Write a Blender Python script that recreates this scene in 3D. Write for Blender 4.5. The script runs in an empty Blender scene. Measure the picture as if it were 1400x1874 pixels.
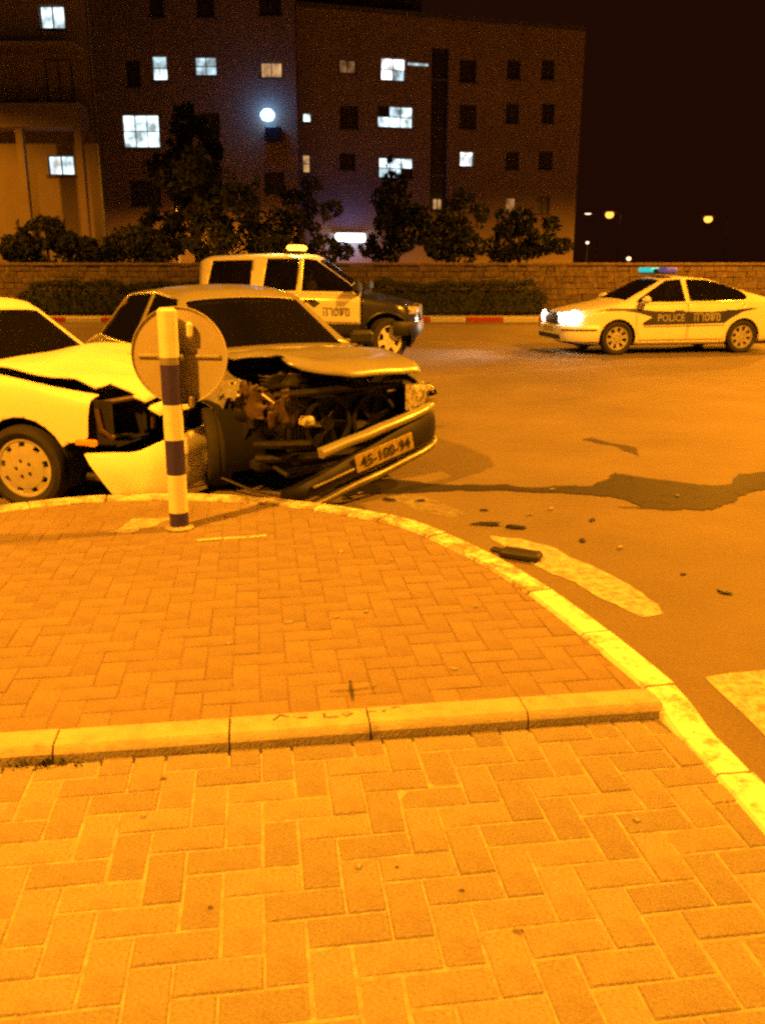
import bpy, bmesh, math, random
from mathutils import Vector, Matrix, noise
from mathutils.bvhtree import BVHTree
R = math.radians
rnd = random.Random(7)
scene = bpy.context.scene
C = scene.collection

# ------------------------------------------------------------------ camera
cam_d = bpy.data.cameras.new('camera')
cam = bpy.data.objects.new('camera', cam_d); C.objects.link(cam)
cam.location = (0, 0, 1.6)
cam.rotation_euler = (R(90 - 15.64), 0, 0)
cam_d.sensor_fit = 'VERTICAL'; cam_d.sensor_height = 36.0; cam_d.lens = 30.74
cam_d.clip_end = 900
scene.camera = cam

# ------------------------------------------------------------------ night sky
world = bpy.data.worlds.new('World'); scene.world = world; world.use_nodes = True
wn = world.node_tree; wn.nodes.clear()
wo = wn.nodes.new('ShaderNodeOutputWorld'); wb = wn.nodes.new('ShaderNodeBackground')
sky = wn.nodes.new('ShaderNodeTexSky'); sky.sky_type = 'NISHITA'; sky.sun_disc = False
sky.sun_elevation = R(-4); sky.sun_rotation = R(200)
wm = wn.nodes.new('ShaderNodeMix'); wm.data_type = 'RGBA'; wm.blend_type = 'MIX'
wm.inputs[0].default_value = 0.985
wm.inputs[7].default_value = (0.0080, 0.0019, 0.0006, 1)     # town glow on the night air
wn.links.new(sky.outputs[0], wm.inputs[6]); wn.links.new(wm.outputs[2], wb.inputs[0])
wb.inputs[1].default_value = 1.0
wn.links.new(wb.outputs[0], wo.inputs[0])

# added faint warm fill imitating town glow, the only sun lamp
sun_d = bpy.data.lights.new('town_glow_fill', 'SUN'); sun_d.energy = 0.012; sun_d.angle = R(10); sun_d.color = (1.0, .62, .35)
sun = bpy.data.objects.new('town_glow_fill', sun_d); C.objects.link(sun); sun.rotation_euler = (R(35), 0, R(-40))

# ------------------------------------------------------------------ exposure
vs = scene.view_settings
vs.view_transform = 'Standard'; vs.look = 'None'; vs.exposure = 0.74; vs.gamma = 1.0; vs.use_curve_mapping = False
scene.render.engine = 'CYCLES'
scene.cycles.use_denoising = False
scene.cycles.max_bounces = 5; scene.cycles.diffuse_bounces = 2; scene.cycles.glossy_bounces = 3
scene.cycles.transmission_bounces = 3; scene.cycles.transparent_max_bounces = 12
scene.cycles.sample_clamp_indirect = 4.0
scene.cycles.caustics_reflective = False; scene.cycles.caustics_refractive = False
scene.cycles.filter_width = 2.6
SODIUM = (1.0, 0.325, 0.010)

# ------------------------------------------------------------------ materials
def nodes_of(m):
    m.use_nodes = True
    nt = m.node_tree
    return nt, nt.nodes['Principled BSDF']

def mat(name, col, rough=.6, metal=0.0, vary=.15, scale=8.0, bump=0.0, bscale=60.0, coat=0.0, spec=.5, col2=None, c2lo=.45, c2hi=.6, c2scale=3.0, island=0.0):
    m = bpy.data.materials.new(name); nt, p = nodes_of(m); N = nt.nodes.new; L = nt.links.new
    tc = N('ShaderNodeTexCoord')
    nz = N('ShaderNodeTexNoise'); nz.inputs['Scale'].default_value = scale; nz.inputs['Detail'].default_value = 6
    nz.inputs['Roughness'].default_value = .65
    L(tc.outputs['Object'], nz.inputs['Vector'])
    mr = N('ShaderNodeMapRange'); mr.inputs[1].default_value = .3; mr.inputs[2].default_value = .7
    mr.inputs[3].default_value = 1 - vary; mr.inputs[4].default_value = 1 + vary
    L(nz.outputs['Fac'], mr.inputs[0])
    src = mr.outputs[0]
    if island:
        gi = N('ShaderNodeNewGeometry'); oi = N('ShaderNodeObjectInfo')
        ad = N('ShaderNodeMath'); ad.operation = 'ADD'; L(gi.outputs['Random Per Island'], ad.inputs[0]); L(oi.outputs['Random'], ad.inputs[1])
        fr = N('ShaderNodeMath'); fr.operation = 'FRACT'; L(ad.outputs[0], fr.inputs[0])
        m2 = N('ShaderNodeMapRange'); m2.inputs[3].default_value = 1 - island; m2.inputs[4].default_value = 1 + island
        L(fr.outputs[0], m2.inputs[0])
        mu = N('ShaderNodeMath'); mu.operation = 'MULTIPLY'; L(src, mu.inputs[0]); L(m2.outputs[0], mu.inputs[1]); src = mu.outputs[0]
    mx = N('ShaderNodeMix'); mx.data_type = 'RGBA'; mx.blend_type = 'MULTIPLY'; mx.inputs[0].default_value = 1
    mx.inputs[6].default_value = (*col, 1)
    L(src, mx.inputs[7])
    out = mx.outputs[2]
    if col2:
        n2 = N('ShaderNodeTexNoise'); n2.inputs['Scale'].default_value = c2scale; n2.inputs['Detail'].default_value = 8
        n2.inputs['Roughness'].default_value = .7
        L(tc.outputs['Object'], n2.inputs['Vector'])
        r2 = N('ShaderNodeMapRange'); r2.inputs[1].default_value = c2lo; r2.inputs[2].default_value = c2hi
        L(n2.outputs['Fac'], r2.inputs[0])
        m3 = N('ShaderNodeMix'); m3.data_type = 'RGBA'; L(r2.outputs[0], m3.inputs[0]); L(out, m3.inputs[6]); m3.inputs[7].default_value = (*col2, 1)
        out = m3.outputs[2]
    L(out, p.inputs['Base Color'])
    p.inputs['Roughness'].default_value = rough; p.inputs['Metallic'].default_value = metal
    p.inputs['Coat Weight'].default_value = coat; p.inputs['Coat Roughness'].default_value = .12
    p.inputs['Specular IOR Level'].default_value = spec
    if bump:
        nb = N('ShaderNodeTexNoise'); nb.inputs['Scale'].default_value = bscale; nb.inputs['Detail'].default_value = 5
        L(tc.outputs['Object'], nb.inputs['Vector'])
        bp = N('ShaderNodeBump'); bp.inputs['Strength'].default_value = bump; bp.inputs['Distance'].default_value = .01
        L(nb.outputs['Fac'], bp.inputs['Height']); L(bp.outputs[0], p.inputs['Normal'])
    return m

def emit(name, col, strength):
    m = bpy.data.materials.new(name); nt, p = nodes_of(m)
    p.inputs['Base Color'].default_value = (*[min(.8, c) for c in col], 1)
    p.inputs['Emission Color'].default_value = (*col, 1); p.inputs['Emission Strength'].default_value = strength
    return m

def lit_window(name, col, strength, sc=1.6):
    """a lamp-lit room seen through curtains: brightness varies over the pane"""
    m = bpy.data.materials.new(name); nt, p = nodes_of(m); N = nt.nodes.new; L = nt.links.new
    tc = N('ShaderNodeTexCoord'); nz = N('ShaderNodeTexNoise'); nz.inputs['Scale'].default_value = sc; nz.inputs['Detail'].default_value = 3
    L(tc.outputs['Object'], nz.inputs['Vector'])
    mr = N('ShaderNodeMapRange'); mr.inputs[1].default_value = .35; mr.inputs[2].default_value = .65
    mr.inputs[3].default_value = strength * .25; mr.inputs[4].default_value = strength * 1.4
    L(nz.outputs['Fac'], mr.inputs[0]); L(mr.outputs[0], p.inputs['Emission Strength'])
    p.inputs['Base Color'].default_value = (.3, .3, .3, 1); p.inputs['Emission Color'].default_value = (*col, 1)
    return m

def glass(name, tint=(.25, .25, .26), fac=.35):
    m = bpy.data.materials.new(name); m.use_nodes = True; nt = m.node_tree; nt.nodes.clear(); N = nt.nodes.new; L = nt.links.new
    o = N('ShaderNodeOutputMaterial'); t = N('ShaderNodeBsdfTransparent'); t.inputs[0].default_value = (*tint, 1)
    g = N('ShaderNodeBsdfGlossy'); g.inputs['Roughness'].default_value = .04; g.inputs[0].default_value = (.9, .9, .9, 1)
    f = N('ShaderNodeFresnel'); f.inputs[0].default_value = 1.5
    mx = N('ShaderNodeMixShader'); L(f.outputs[0], mx.inputs[0]); L(t.outputs[0], mx.inputs[1]); L(g.outputs[0], mx.inputs[2])
    du = N('ShaderNodeBsdfDiffuse'); du.inputs[0].default_value = (.5, .47, .42, 1)
    m2 = N('ShaderNodeMixShader'); m2.inputs[0].default_value = .008; L(mx.outputs[0], m2.inputs[1]); L(du.outputs[0], m2.inputs[2]); L(m2.outputs[0], o.inputs[0])
    return m

def worn_paint(name, col, lo=.42, hi=.55, scale=9.0, under=None, top=1.0):
    """road paint; worn places are transparent so the ground shows"""
    m = bpy.data.materials.new(name); nt, p = nodes_of(m); N = nt.nodes.new; L = nt.links.new
    tc = N('ShaderNodeTexCoord'); nz = N('ShaderNodeTexNoise'); nz.inputs['Scale'].default_value = scale; nz.inputs['Detail'].default_value = 10
    nz.inputs['Roughness'].default_value = .75
    L(tc.outputs['Object'], nz.inputs['Vector'])
    mr = N('ShaderNodeMapRange'); mr.inputs[1].default_value = lo; mr.inputs[2].default_value = hi; mr.inputs[4].default_value = top; L(nz.outputs['Fac'], mr.inputs[0])
    p.inputs['Base Color'].default_value = (*col, 1); p.inputs['Roughness'].default_value = .75
    if under:
        mx = N('ShaderNodeMix'); mx.data_type = 'RGBA'; mx.inputs[6].default_value = (*under, 1); mx.inputs[7].default_value = (*col, 1)
        L(mr.outputs[0], mx.inputs[0]); L(mx.outputs[2], p.inputs['Base Color'])
    else:
        L(mr.outputs[0], p.inputs['Alpha'])
    return m

MT = {}
MT['asphalt'] = mat('asphalt', (.150, .124, .100), .9, vary=.30, scale=.6, bump=.5, bscale=130, col2=(.20, .168, .14), c2lo=.4, c2hi=.75, c2scale=55, spec=.3)
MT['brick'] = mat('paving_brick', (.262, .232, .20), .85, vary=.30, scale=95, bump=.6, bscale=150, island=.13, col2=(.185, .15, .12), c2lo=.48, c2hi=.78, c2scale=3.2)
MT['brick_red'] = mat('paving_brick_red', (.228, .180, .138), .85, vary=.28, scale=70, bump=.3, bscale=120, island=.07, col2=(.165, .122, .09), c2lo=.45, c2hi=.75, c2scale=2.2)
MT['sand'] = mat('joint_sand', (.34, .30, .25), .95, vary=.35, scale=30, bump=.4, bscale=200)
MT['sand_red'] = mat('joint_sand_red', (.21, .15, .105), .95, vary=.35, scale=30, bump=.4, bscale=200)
MT['concrete'] = mat('kerb_concrete', (.40, .37, .33), .85, vary=.2, scale=12, bump=.4, bscale=90, col2=(.22, .19, .16), c2lo=.56, c2hi=.72, c2scale=7)
MT['kerb_white'] = worn_paint('kerb_white_paint', (.82, .82, .80), .38, .50, 10, under=(.36, .30, .23))
MT['kerb_half'] = worn_paint('kerb_half_worn_paint', (.80, .80, .78), .44, .58, 11, under=(.27, .215, .165))
MT['kerb_faded'] = worn_paint('kerb_faded_paint', (.66, .64, .60), .44, .56, 9, under=(.28, .24, .20))
MT['kerb_white_far'] = mat('kerb_white_far', (.58, .58, .56), .7, vary=.12)
MT['kerb_red'] = mat('kerb_red_paint', (.42, .05, .03), .7, vary=.2)
MT['line'] = worn_paint('road_line_paint', (.66, .66, .64), .30, .58, 16, top=.72)
MT['line_faint'] = worn_paint('faint_road_line_paint', (.45, .45, .44), .42, .72, 12, top=.7)
MT['oil'] = worn_paint('oil', (.012, .009, .007), .30, .44, 7, top=.98)
MT['tar'] = worn_paint('tar_mark', (.03, .027, .025), .28, .55, 20, top=.75)
MT['stone_wall'] = mat('stone_wall', (.165, .125, .095), .9, vary=.5, scale=9, bump=.9, bscale=14, col2=(.11, .085, .065), c2lo=.5, c2hi=.66, c2scale=7, island=.22)
MT['earth'] = mat('earth', (.10, .085, .06), .95, vary=.3, scale=2)
MT['white_car'] = mat('white_car_paint', (.82, .82, .80), .45, vary=.03, scale=3, coat=.12, spec=.3)
MT['silver_car'] = mat('silver_car_paint', (.31, .31, .30), .36, metal=.25, vary=.05, scale=4, coat=.5)
MT['police_white'] = mat('police_white_paint', (.78, .78, .77), .3, vary=.03, scale=3, coat=.6)
MT['navy'] = mat('navy_paint', (.018, .02, .055), .35, vary=.1, coat=.5)
MT['stripe'] = mat('navy_stripe', (.03, .032, .09), .5, vary=.1)
MT['black'] = mat('black_plastic', (.013, .013, .013), .55, vary=.2, bump=.1)
MT['rubber'] = mat('tyre_rubber', (.022, .021, .02), .8, vary=.25, scale=20)
MT['liner'] = mat('wheel_arch_black', (.008, .008, .008), .9)
MT['interior'] = mat('cabin_trim', (.05, .047, .045), .8, vary=.2)
MT['seat'] = mat('seat_cloth', (.46, .43, .39), .9, vary=.2)
MT['alloy'] = mat('wheel_alloy', (.55, .54, .52), .35, metal=.5, vary=.06)
MT['alloy_white'] = mat('polished_alloy', (.78, .78, .78), .3, metal=.2, vary=.04)
MT['hubcap'] = mat('hubcap_plastic', (.42, .41, .39), .45, vary=.15, scale=12)
MT['steel'] = mat('bare_steel', (.30, .29, .27), .45, metal=.7, vary=.3, scale=12)
MT['dark_metal'] = mat('dark_engine_metal', (.016, .0145, .0135), .5, metal=.3, vary=.5, scale=14, bump=.3, bscale=30)
MT['rust'] = mat('dirty_torn_metal', (.07, .052, .042), .6, metal=.2, vary=.4, scale=14, col2=(.08, .05, .035), c2lo=.35, c2hi=.6, c2scale=9)
MT['chrome'] = mat('chrome', (.7, .7, .68), .12, metal=1.0, vary=.05)
MT['glass'] = glass('car_glass', (.45, .45, .46))
MT['glass_clear'] = glass('windscreen_glass', (.8, .8, .8))
MT['lens'] = mat('lamp_lens', (.62, .60, .55), .12, vary=.35, scale=30, coat=1.0, col2=(.16, .13, .10), c2lo=.46, c2hi=.58, c2scale=22)  # bright and dark blotches painted in place of facet highlights
MT['amber'] = mat('amber_lens', (.75, .35, .04), .15, vary=.1, coat=1.0)
MT['red_lens'] = mat('red_lens', (.4, .02, .01), .15, coat=1.0)
MT['plate'] = mat('plate_yellow', (.40, .33, .14), .5, vary=.35, scale=30)
MT['ink'] = mat('black_ink', (.012, .012, .012), .6)
MT['letter_white'] = mat('white_letters', (.30, .30, .32), .6)
MT['letter_grey'] = mat('faded_blue_letters', (.16, .17, .28), .5)
MT['sign_back'] = mat('sign_back_grey', (.40, .385, .37), .5, metal=.1, vary=.08, scale=5)
MT['post_white'] = mat('post_white_paint', (.78, .78, .74), .45, vary=.08, scale=12, col2=(.5, .44, .36), c2lo=.66, c2hi=.78, c2scale=14)
MT['post_blue'] = mat('post_blue_paint', (.040, .030, .30), .5, vary=.1, scale=12)
MT['galv'] = mat('galvanised', (.30, .30, .30), .5, metal=.4, vary=.15)
MT['leaf'] = mat('leaf_green', (.050, .060, .026), .85, vary=.4, scale=1.2, island=.3)
MT['leaf_dark'] = mat('leaf_dark', (.026, .034, .018), .9, vary=.3, scale=2, island=.3)
MT['bark'] = mat('bark', (.10, .075, .05), .9, vary=.3, scale=9)
MT['plaster'] = mat('plaster', (.27, .205, .18), .9, vary=.12, scale=.7, col2=(.20, .155, .135), c2lo=.45, c2hi=.7, c2scale=.35)
MT['plaster_warm'] = mat('plaster_warm', (.34, .27, .19), .9, vary=.12, scale=.9)
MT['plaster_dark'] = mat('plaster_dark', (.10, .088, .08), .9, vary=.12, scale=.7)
MT['win_frame'] = mat('window_frame', (.085, .075, .07), .5)
MT['dark_pane'] = mat('unlit_pane', (.045, .036, .030), .35, vary=.1)
MT['shutter'] = mat('shutter', (.10, .09, .08), .6, vary=.1)
MT['lit_white'] = lit_window('lit_cool_room', (.74, .95, 1.0), 1.1)
MT['lit_white_soft'] = lit_window('lit_curtained_room', (.62, .86, .95), .55)
MT['lit_warm'] = lit_window('lit_warm_room', (1.0, .55, .22), .36)
MT['lit_warm_dim'] = lit_window('lit_dim_warm_room', (1.0, .45, .18), .15)
MT['lit_bath'] = lit_window('lit_bathroom', (.95, .98, 1.0), 1.6)
MT['blue_lamp'] = emit('blue_white_lamp', (.30, .62, 1.0), 5.0)
MT['tube_lamp'] = emit('tube_lamp', (.70, .88, 1.0), 5.0)
MT['sodium_lens'] = emit('sodium_lens', (1.0, .40, .05), 1.5)
MT['white_point'] = emit('white_point', (1.0, .80, .55), 1.2)
MT['head_on'] = emit('headlamp_on', (1.0, .93, .72), 13.0)
MT['beacon'] = emit('amber_beacon', (1.0, .45, .04), 2.6)
MT['cyan_bar'] = emit('cyan_beacon', (.02, .62, .70), .45)
MT['blue_bar'] = mat('blue_beacon', (.10, .10, .34), .15, coat=1.0)
MT['blue_bar_e'] = emit('blue_beacon_lit', (.07, .06, .20), .5)

# ------------------------------------------------------------------ mesh helpers
class MB:
    def __init__(s): s.v = []; s.f = []
    def add(s, vs, fs, M=None):
        b = len(s.v)
        s.v += [tuple((M @ Vector(v)) if M else v) for v in vs]
        s.f += [tuple(i + b for i in f) for f in fs]
        return s
    def box(s, lo, hi, M=None, ch=0.0):
        (x0, y0, z0), (x1, y1, z1) = lo, hi
        if ch <= 0:
            vs = [(x0, y0, z0), (x1, y0, z0), (x1, y1, z0), (x0, y1, z0), (x0, y0, z1), (x1, y0, z1), (x1, y1, z1), (x0, y1, z1)]
            return s.add(vs, [(0, 3, 2, 1), (4, 5, 6, 7), (0, 1, 5, 4), (1, 2, 6, 5), (2, 3, 7, 6), (3, 0, 4, 7)], M)
        c = min(ch, (x1 - x0) * .45, (y1 - y0) * .45, (z1 - z0) * .45)
        def ring(z, i): return [(x0 + i, y0 + c, z), (x0 + c, y0 + i, z), (x1 - c, y0 + i, z), (x1 - i, y0 + c, z), (x1 - i, y1 - c, z), (x1 - c, y1 - i, z), (x0 + c, y1 - i, z), (x0 + i, y1 - c, z)]
        vs = ring(z0, c) + ring(z0 + c, 0) + ring(z1 - c, 0) + ring(z1, c)
        fs = [tuple(range(7, -1, -1)), tuple(range(24, 32))]
        for k in range(3):
            for i in range(8):
                j = (i + 1) % 8; fs.append((k * 8 + i, k * 8 + j, k * 8 + 8 + j, k * 8 + 8 + i))
        return s.add(vs, fs, M)
    def tube(s, pts, r, n=8, caps=True):
        pts = [Vector(p) for p in pts]
        rs = r if isinstance(r, (list, tuple)) else [r] * len(pts)
        vs = []; up = None
        for i, p in enumerate(pts):
            d = (pts[min(i + 1, len(pts) - 1)] - pts[max(i - 1, 0)]).normalized()
            if up is None or abs(up.dot(d)) > .98: up = Vector((0, 0, 1)) if abs(d.z) < .9 else Vector((1, 0, 0))
            a = d.cross(up).normalized(); b = a.cross(d).normalized(); up = b
            for k in range(n):
                t = 2 * math.pi * k / n; vs.append(tuple(p + (a * math.cos(t) + b * math.sin(t)) * rs[i]))
        fs = []
        for i in range(len(pts) - 1):
            for k in range(n):
                j = (k + 1) % n; fs.append((i * n + k, i * n + n + k, i * n + n + j, i * n + j))
        if caps: fs += [tuple(range(n)), tuple(range(len(vs) - 1, len(vs) - n - 1, -1))]
        return s.add(vs, fs)
    def lathe(s, prof, n=32, M=None, axis='y', closed=False):
        vs = []; fs = []
        for (r, h) in prof:
            for k in range(n):
                t = 2 * math.pi * k / n; a, b = r * math.cos(t), r * math.sin(t)
                vs.append((a, h, b) if axis == 'y' else ((a, b, h) if axis == 'z' else (h, a, b)))
        m = len(prof)
        for i in range(m if closed else m - 1):
            i2 = (i + 1) % m
            for k in range(n):
                j = (k + 1) % n; fs.append((i * n + k, i * n + j, i2 * n + j, i2 * n + k))
        return s.add(vs, fs, M)
    def prism(s, poly, z0, z1, M=None):
        n = len(poly); vs = [(x, y, z0) for x, y in poly] + [(x, y, z1) for x, y in poly]
        fs = [tuple(range(n - 1, -1, -1)), tuple(range(n, 2 * n))] + [(i, (i + 1) % n, n + (i + 1) % n, n + i) for i in range(n)]
        return s.add(vs, fs, M)
    def mesh(s, name, smooth=35):
        me = bpy.data.meshes.new(name); me.from_pydata(s.v, [], s.f); me.update()
        if smooth: shade(me, smooth)
        return me
    def build(s, name, m, parent=None, smooth=35, fix=True):
        me = s.mesh(name, 0)
        if fix:
            bm = bmesh.new(); bm.from_mesh(me); bmesh.ops.recalc_face_normals(bm, faces=bm.faces); bm.to_mesh(me); bm.free()
        if smooth: shade(me, smooth)
        return link(name, me, m, parent)

def shade(me, ang=35):
    me.polygons.foreach_set('use_smooth', [True] * len(me.polygons)); me.set_sharp_from_angle(angle=R(ang))

def link(name, me, m, parent=None):
    o = bpy.data.objects.new(name, me); C.objects.link(o)
    if m is not None:
        me.materials.clear(); me.materials.append(MT[m] if isinstance(m, str) else m)
    if parent is not None: o.parent = parent
    return o

def tag(o, label=None, cat=None, group=None, kind=None):
    if label: o['label'] = label
    if cat: o['category'] = cat
    if group: o['group'] = group
    if kind: o['kind'] = kind
    return o

def empty(name, loc=(0, 0, 0), rz=0.0):
    o = bpy.data.objects.new(name, None); C.objects.link(o); o.location = loc; o.rotation_euler = (0, 0, rz); o.empty_display_size = .1
    return o

def light(name, kind, loc, energy, col, parent=None, target=None, **kw):
    d = bpy.data.lights.new(name, kind); d.energy = energy; d.color = col
    for k, v in kw.items(): setattr(d, k, v)
    o = bpy.data.objects.new(name, d); C.objects.link(o); o.location = loc
    if parent is not None: o.parent = parent
    if target is not None:
        o.rotation_euler = (Vector(target) - Vector(loc)).to_track_quat('-Z', 'Y').to_euler()
    return o

def nz3(p, s=1.0, seed=0.0):
    return Vector(noise.noise_vector(Vector(p) * s + Vector((seed, seed * 1.7, seed * .3))))

def lerp_tab(tab, x):
    if x <= tab[0][0]: return tab[0][1]
    for (a, va), (b, vb) in zip(tab, tab[1:]):
        if x <= b: return va + (vb - va) * (x - a) / (b - a)
    return tab[-1][1]

def sm(a, b, x):
    t = max(0.0, min(1.0, (x - a) / (b - a))); return t * t * (3 - 2 * t)

def in_poly(p, poly):
    x, y = p; c = False; n = len(poly)
    for i in range(n):
        x1, y1 = poly[i]; x2, y2 = poly[(i + 1) % n]
        if (y1 > y) != (y2 > y) and x < (x2 - x1) * (y - y1) / (y2 - y1) + x1: c = not c
    return c

# ================================================================== SETTING
def sheet(name, poly, z, m, kind='structure'):
    mb = MB(); mb.add([(x, y, z) for x, y in poly], [tuple(range(len(poly)))])
    return tag(mb.build(name, m, None, 0), kind=kind)

sheet('ground', [(-190, -60), (190, -60), (190, 290), (-190, 290)], -.06, 'earth')
sheet('road', [(-120, -40), (120, -40), (120, 27.0), (-120, 27.0)], 0.0, 'asphalt')

# ---- the paved island: outline of the road kerb (outer top edge)
KP = [(1.40, -2.6), (1.36, -1.0), (1.31, .4), (1.25, 1.5), (1.20, 2.1), (1.16, 2.45), (1.10, 2.80), (1.03, 3.10), (.93, 3.48), (.78, 3.95), (.56, 4.45), (.22, 4.98),
      (-.10, 5.24), (-.53, 5.47), (-.95, 5.60), (-1.38, 5.66), (-1.80, 5.62), (-2.2, 5.48), (-2.6, 5.22), (-3.0, 4.8), (-3.35, 4.2), (-3.6, 3.4), (-3.75, 2.4), (-3.8, 1.0), (-3.8, -2.6)]
def spline(pts, step=.05):
    out = []
    for i in range(len(pts) - 1):
        p0 = Vector(pts[max(i - 1, 0)]); p1 = Vector(pts[i]); p2 = Vector(pts[i + 1]); p3 = Vector(pts[min(i + 2, len(pts) - 1)])
        n = max(2, int((p2 - p1).length / step))
        for k in range(n):
            t = k / n
            out.append(.5 * ((2 * p1) + (p2 - p0) * t + (2 * p0 - 5 * p1 + 4 * p2 - p3) * t * t + (3 * p1 - p0 - 3 * p2 + p3) * t ** 3))
    out.append(Vector(pts[-1])); return out
KO = spline(KP)
KS = [0.0]
for a, b in zip(KO, KO[1:]): KS.append(KS[-1] + (b - a).length)
def kerb_at(s):
    s = max(0.0, min(KS[-1] - 1e-4, s))
    import bisect
    i = min(max(bisect.bisect_right(KS, s) - 1, 0), len(KO) - 2)
    t = (s - KS[i]) / (KS[i + 1] - KS[i]); p = KO[i].lerp(KO[i + 1], t); d = (KO[min(i + 2, len(KO) - 1)] - KO[max(i - 1, 0)]).normalized()
    return p, Vector((-d.y, d.x))
KW = .15
reach = [kerb_at(s)[0] + kerb_at(s)[1] * .10 for s in [KS[-1] * i / 160 for i in range(161)]]
inner = [kerb_at(s)[0] + kerb_at(s)[1] * (KW - .02) for s in [KS[-1] * i / 160 for i in range(161)]]
PA = R(8.1); PU = Vector((math.cos(PA), math.sin(PA))); PV = Vector((-math.sin(PA), math.cos(PA))); PO = Vector((0, 2.597))
def uv(p): d = Vector(p) - PO; return d.dot(PU), d.dot(PV)
def xy(u, v): return PO + PU * u + PV * v
Z_NEAR, Z_UP = .090, .136
near_poly = []; up_poly = []
for p in inner:
    if uv(p)[1] < .04: near_poly.append(tuple(p))
    if uv(p)[1] > .03: up_poly.append(tuple(p))
# near: right run then left run ; upper: the loop of the nose
n_r = [p for p in near_poly if p[0] > -1.2]; n_l = [p for p in near_poly if p[0] <= -1.2]
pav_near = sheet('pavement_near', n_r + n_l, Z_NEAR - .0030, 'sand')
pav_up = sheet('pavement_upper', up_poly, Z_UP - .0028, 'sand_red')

BW, BL, BH, BJ = .1, .2, .05, .0052
def brick_mesh(lx, ly, name, j=BJ, c=.0045):
    mb = MB(); x, y = lx / 2 - j / 2, ly / 2 - j / 2
    def ring(i, z): return [(-x + i, -y + i, z), (x - i, -y + i, z), (x - i, y - i, z), (-x + i, y - i, z)]
    mb.add(ring(0, -BH) + ring(0, -c) + ring(c, 0), [(0, 1, 5, 4), (1, 2, 6, 5), (2, 3, 7, 6), (3, 0, 4, 7), (4, 5, 9, 8), (5, 6, 10, 9), (6, 7, 11, 10), (7, 4, 8, 11), (8, 9, 10, 11)])
    return mb
camM = Matrix.Translation(cam.location) @ cam.rotation_euler.to_matrix().to_4x4()
camI = camM.inverted()
def in_view(p, m=1.04):
    q = camI @ Vector(p)
    if q.z > -.1: return False
    return abs(q.x / -q.z) < .4375 * m and abs(q.y / -q.z) < .5857 * m
reach_xy = [tuple(p) for p in reach]
def herringbone(parent, keep, v_off, ztop, m, vlo, vhi, ulo, uhi, nsolo, jit, j_=BJ, c_=.0045):
    solo = []; rest = []
    for i in range(int(ulo / BW), int(uhi / BW) + 1):
        for j in range(int(vlo / BW) - 1, int(vhi / BW) + 2):
            k = (i + j) % 4
            if k == 0: c = ((i + 1) * BW, (j + .5) * BW + v_off); hor = True
            elif k == 2: c = ((i + .5) * BW, (j + 1) * BW + v_off); hor = False
            else: continue
            hv = .05 if hor else .1
            if not keep(c[1] - hv, c[1] + hv): continue
            p = xy(*c)
            if not in_poly(p, reach_xy): continue
            dz = rnd.uniform(-jit, jit); tl = (rnd.uniform(-.011, .011), rnd.uniform(-.013, .013), rnd.uniform(-.02, .02))
            d = (Vector((p.x, p.y, ztop)) - cam.location).length
            (solo if in_view((p.x, p.y, ztop)) else rest).append((d, p, hor, dz, tl))
    solo.sort(key=lambda a: a[0]); rest += solo[nsolo:]; solo = solo[:nsolo]
    mh = brick_mesh(BL, BW, 'brick', j_, c_).mesh('brick', 0); mv = brick_mesh(BW, BL, 'brick', j_, c_).mesh('brick', 0)
    for me in (mh, mv): me.materials.append(MT[m])
    for d, p, hor, dz, tl in solo:
        o = bpy.data.objects.new('brick', mh if hor else mv); C.objects.link(o); o.parent = parent
        o.location = (p.x, p.y, ztop + dz); o.rotation_euler = (tl[0], tl[1], PA + tl[2])
    mb = MB(); bh, bv = brick_mesh(BL, BW, '', j_, c_), brick_mesh(BW, BL, '', j_, c_)
    for d, p, hor, dz, tl in rest:
        b = bh if hor else bv
        mb.add(b.v, b.f, Matrix.Translation((p.x, p.y, ztop + dz)) @ Matrix.Rotation(PA + tl[2], 4, 'Z') @ Matrix.Rotation(tl[0], 4, 'X') @ Matrix.Rotation(tl[1], 4, 'Y'))
    tag(mb.build('paving_bricks', m, parent, 0, fix=False), kind='stuff')
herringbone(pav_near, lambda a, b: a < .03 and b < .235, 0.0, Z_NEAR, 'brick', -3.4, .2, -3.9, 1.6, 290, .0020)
herringbone(pav_up, lambda a, b: a > .025, .03, Z_UP, 'brick_red', .0, 3.4, -4.0, 1.6, 290, .0010, .0036, .0026)

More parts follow.
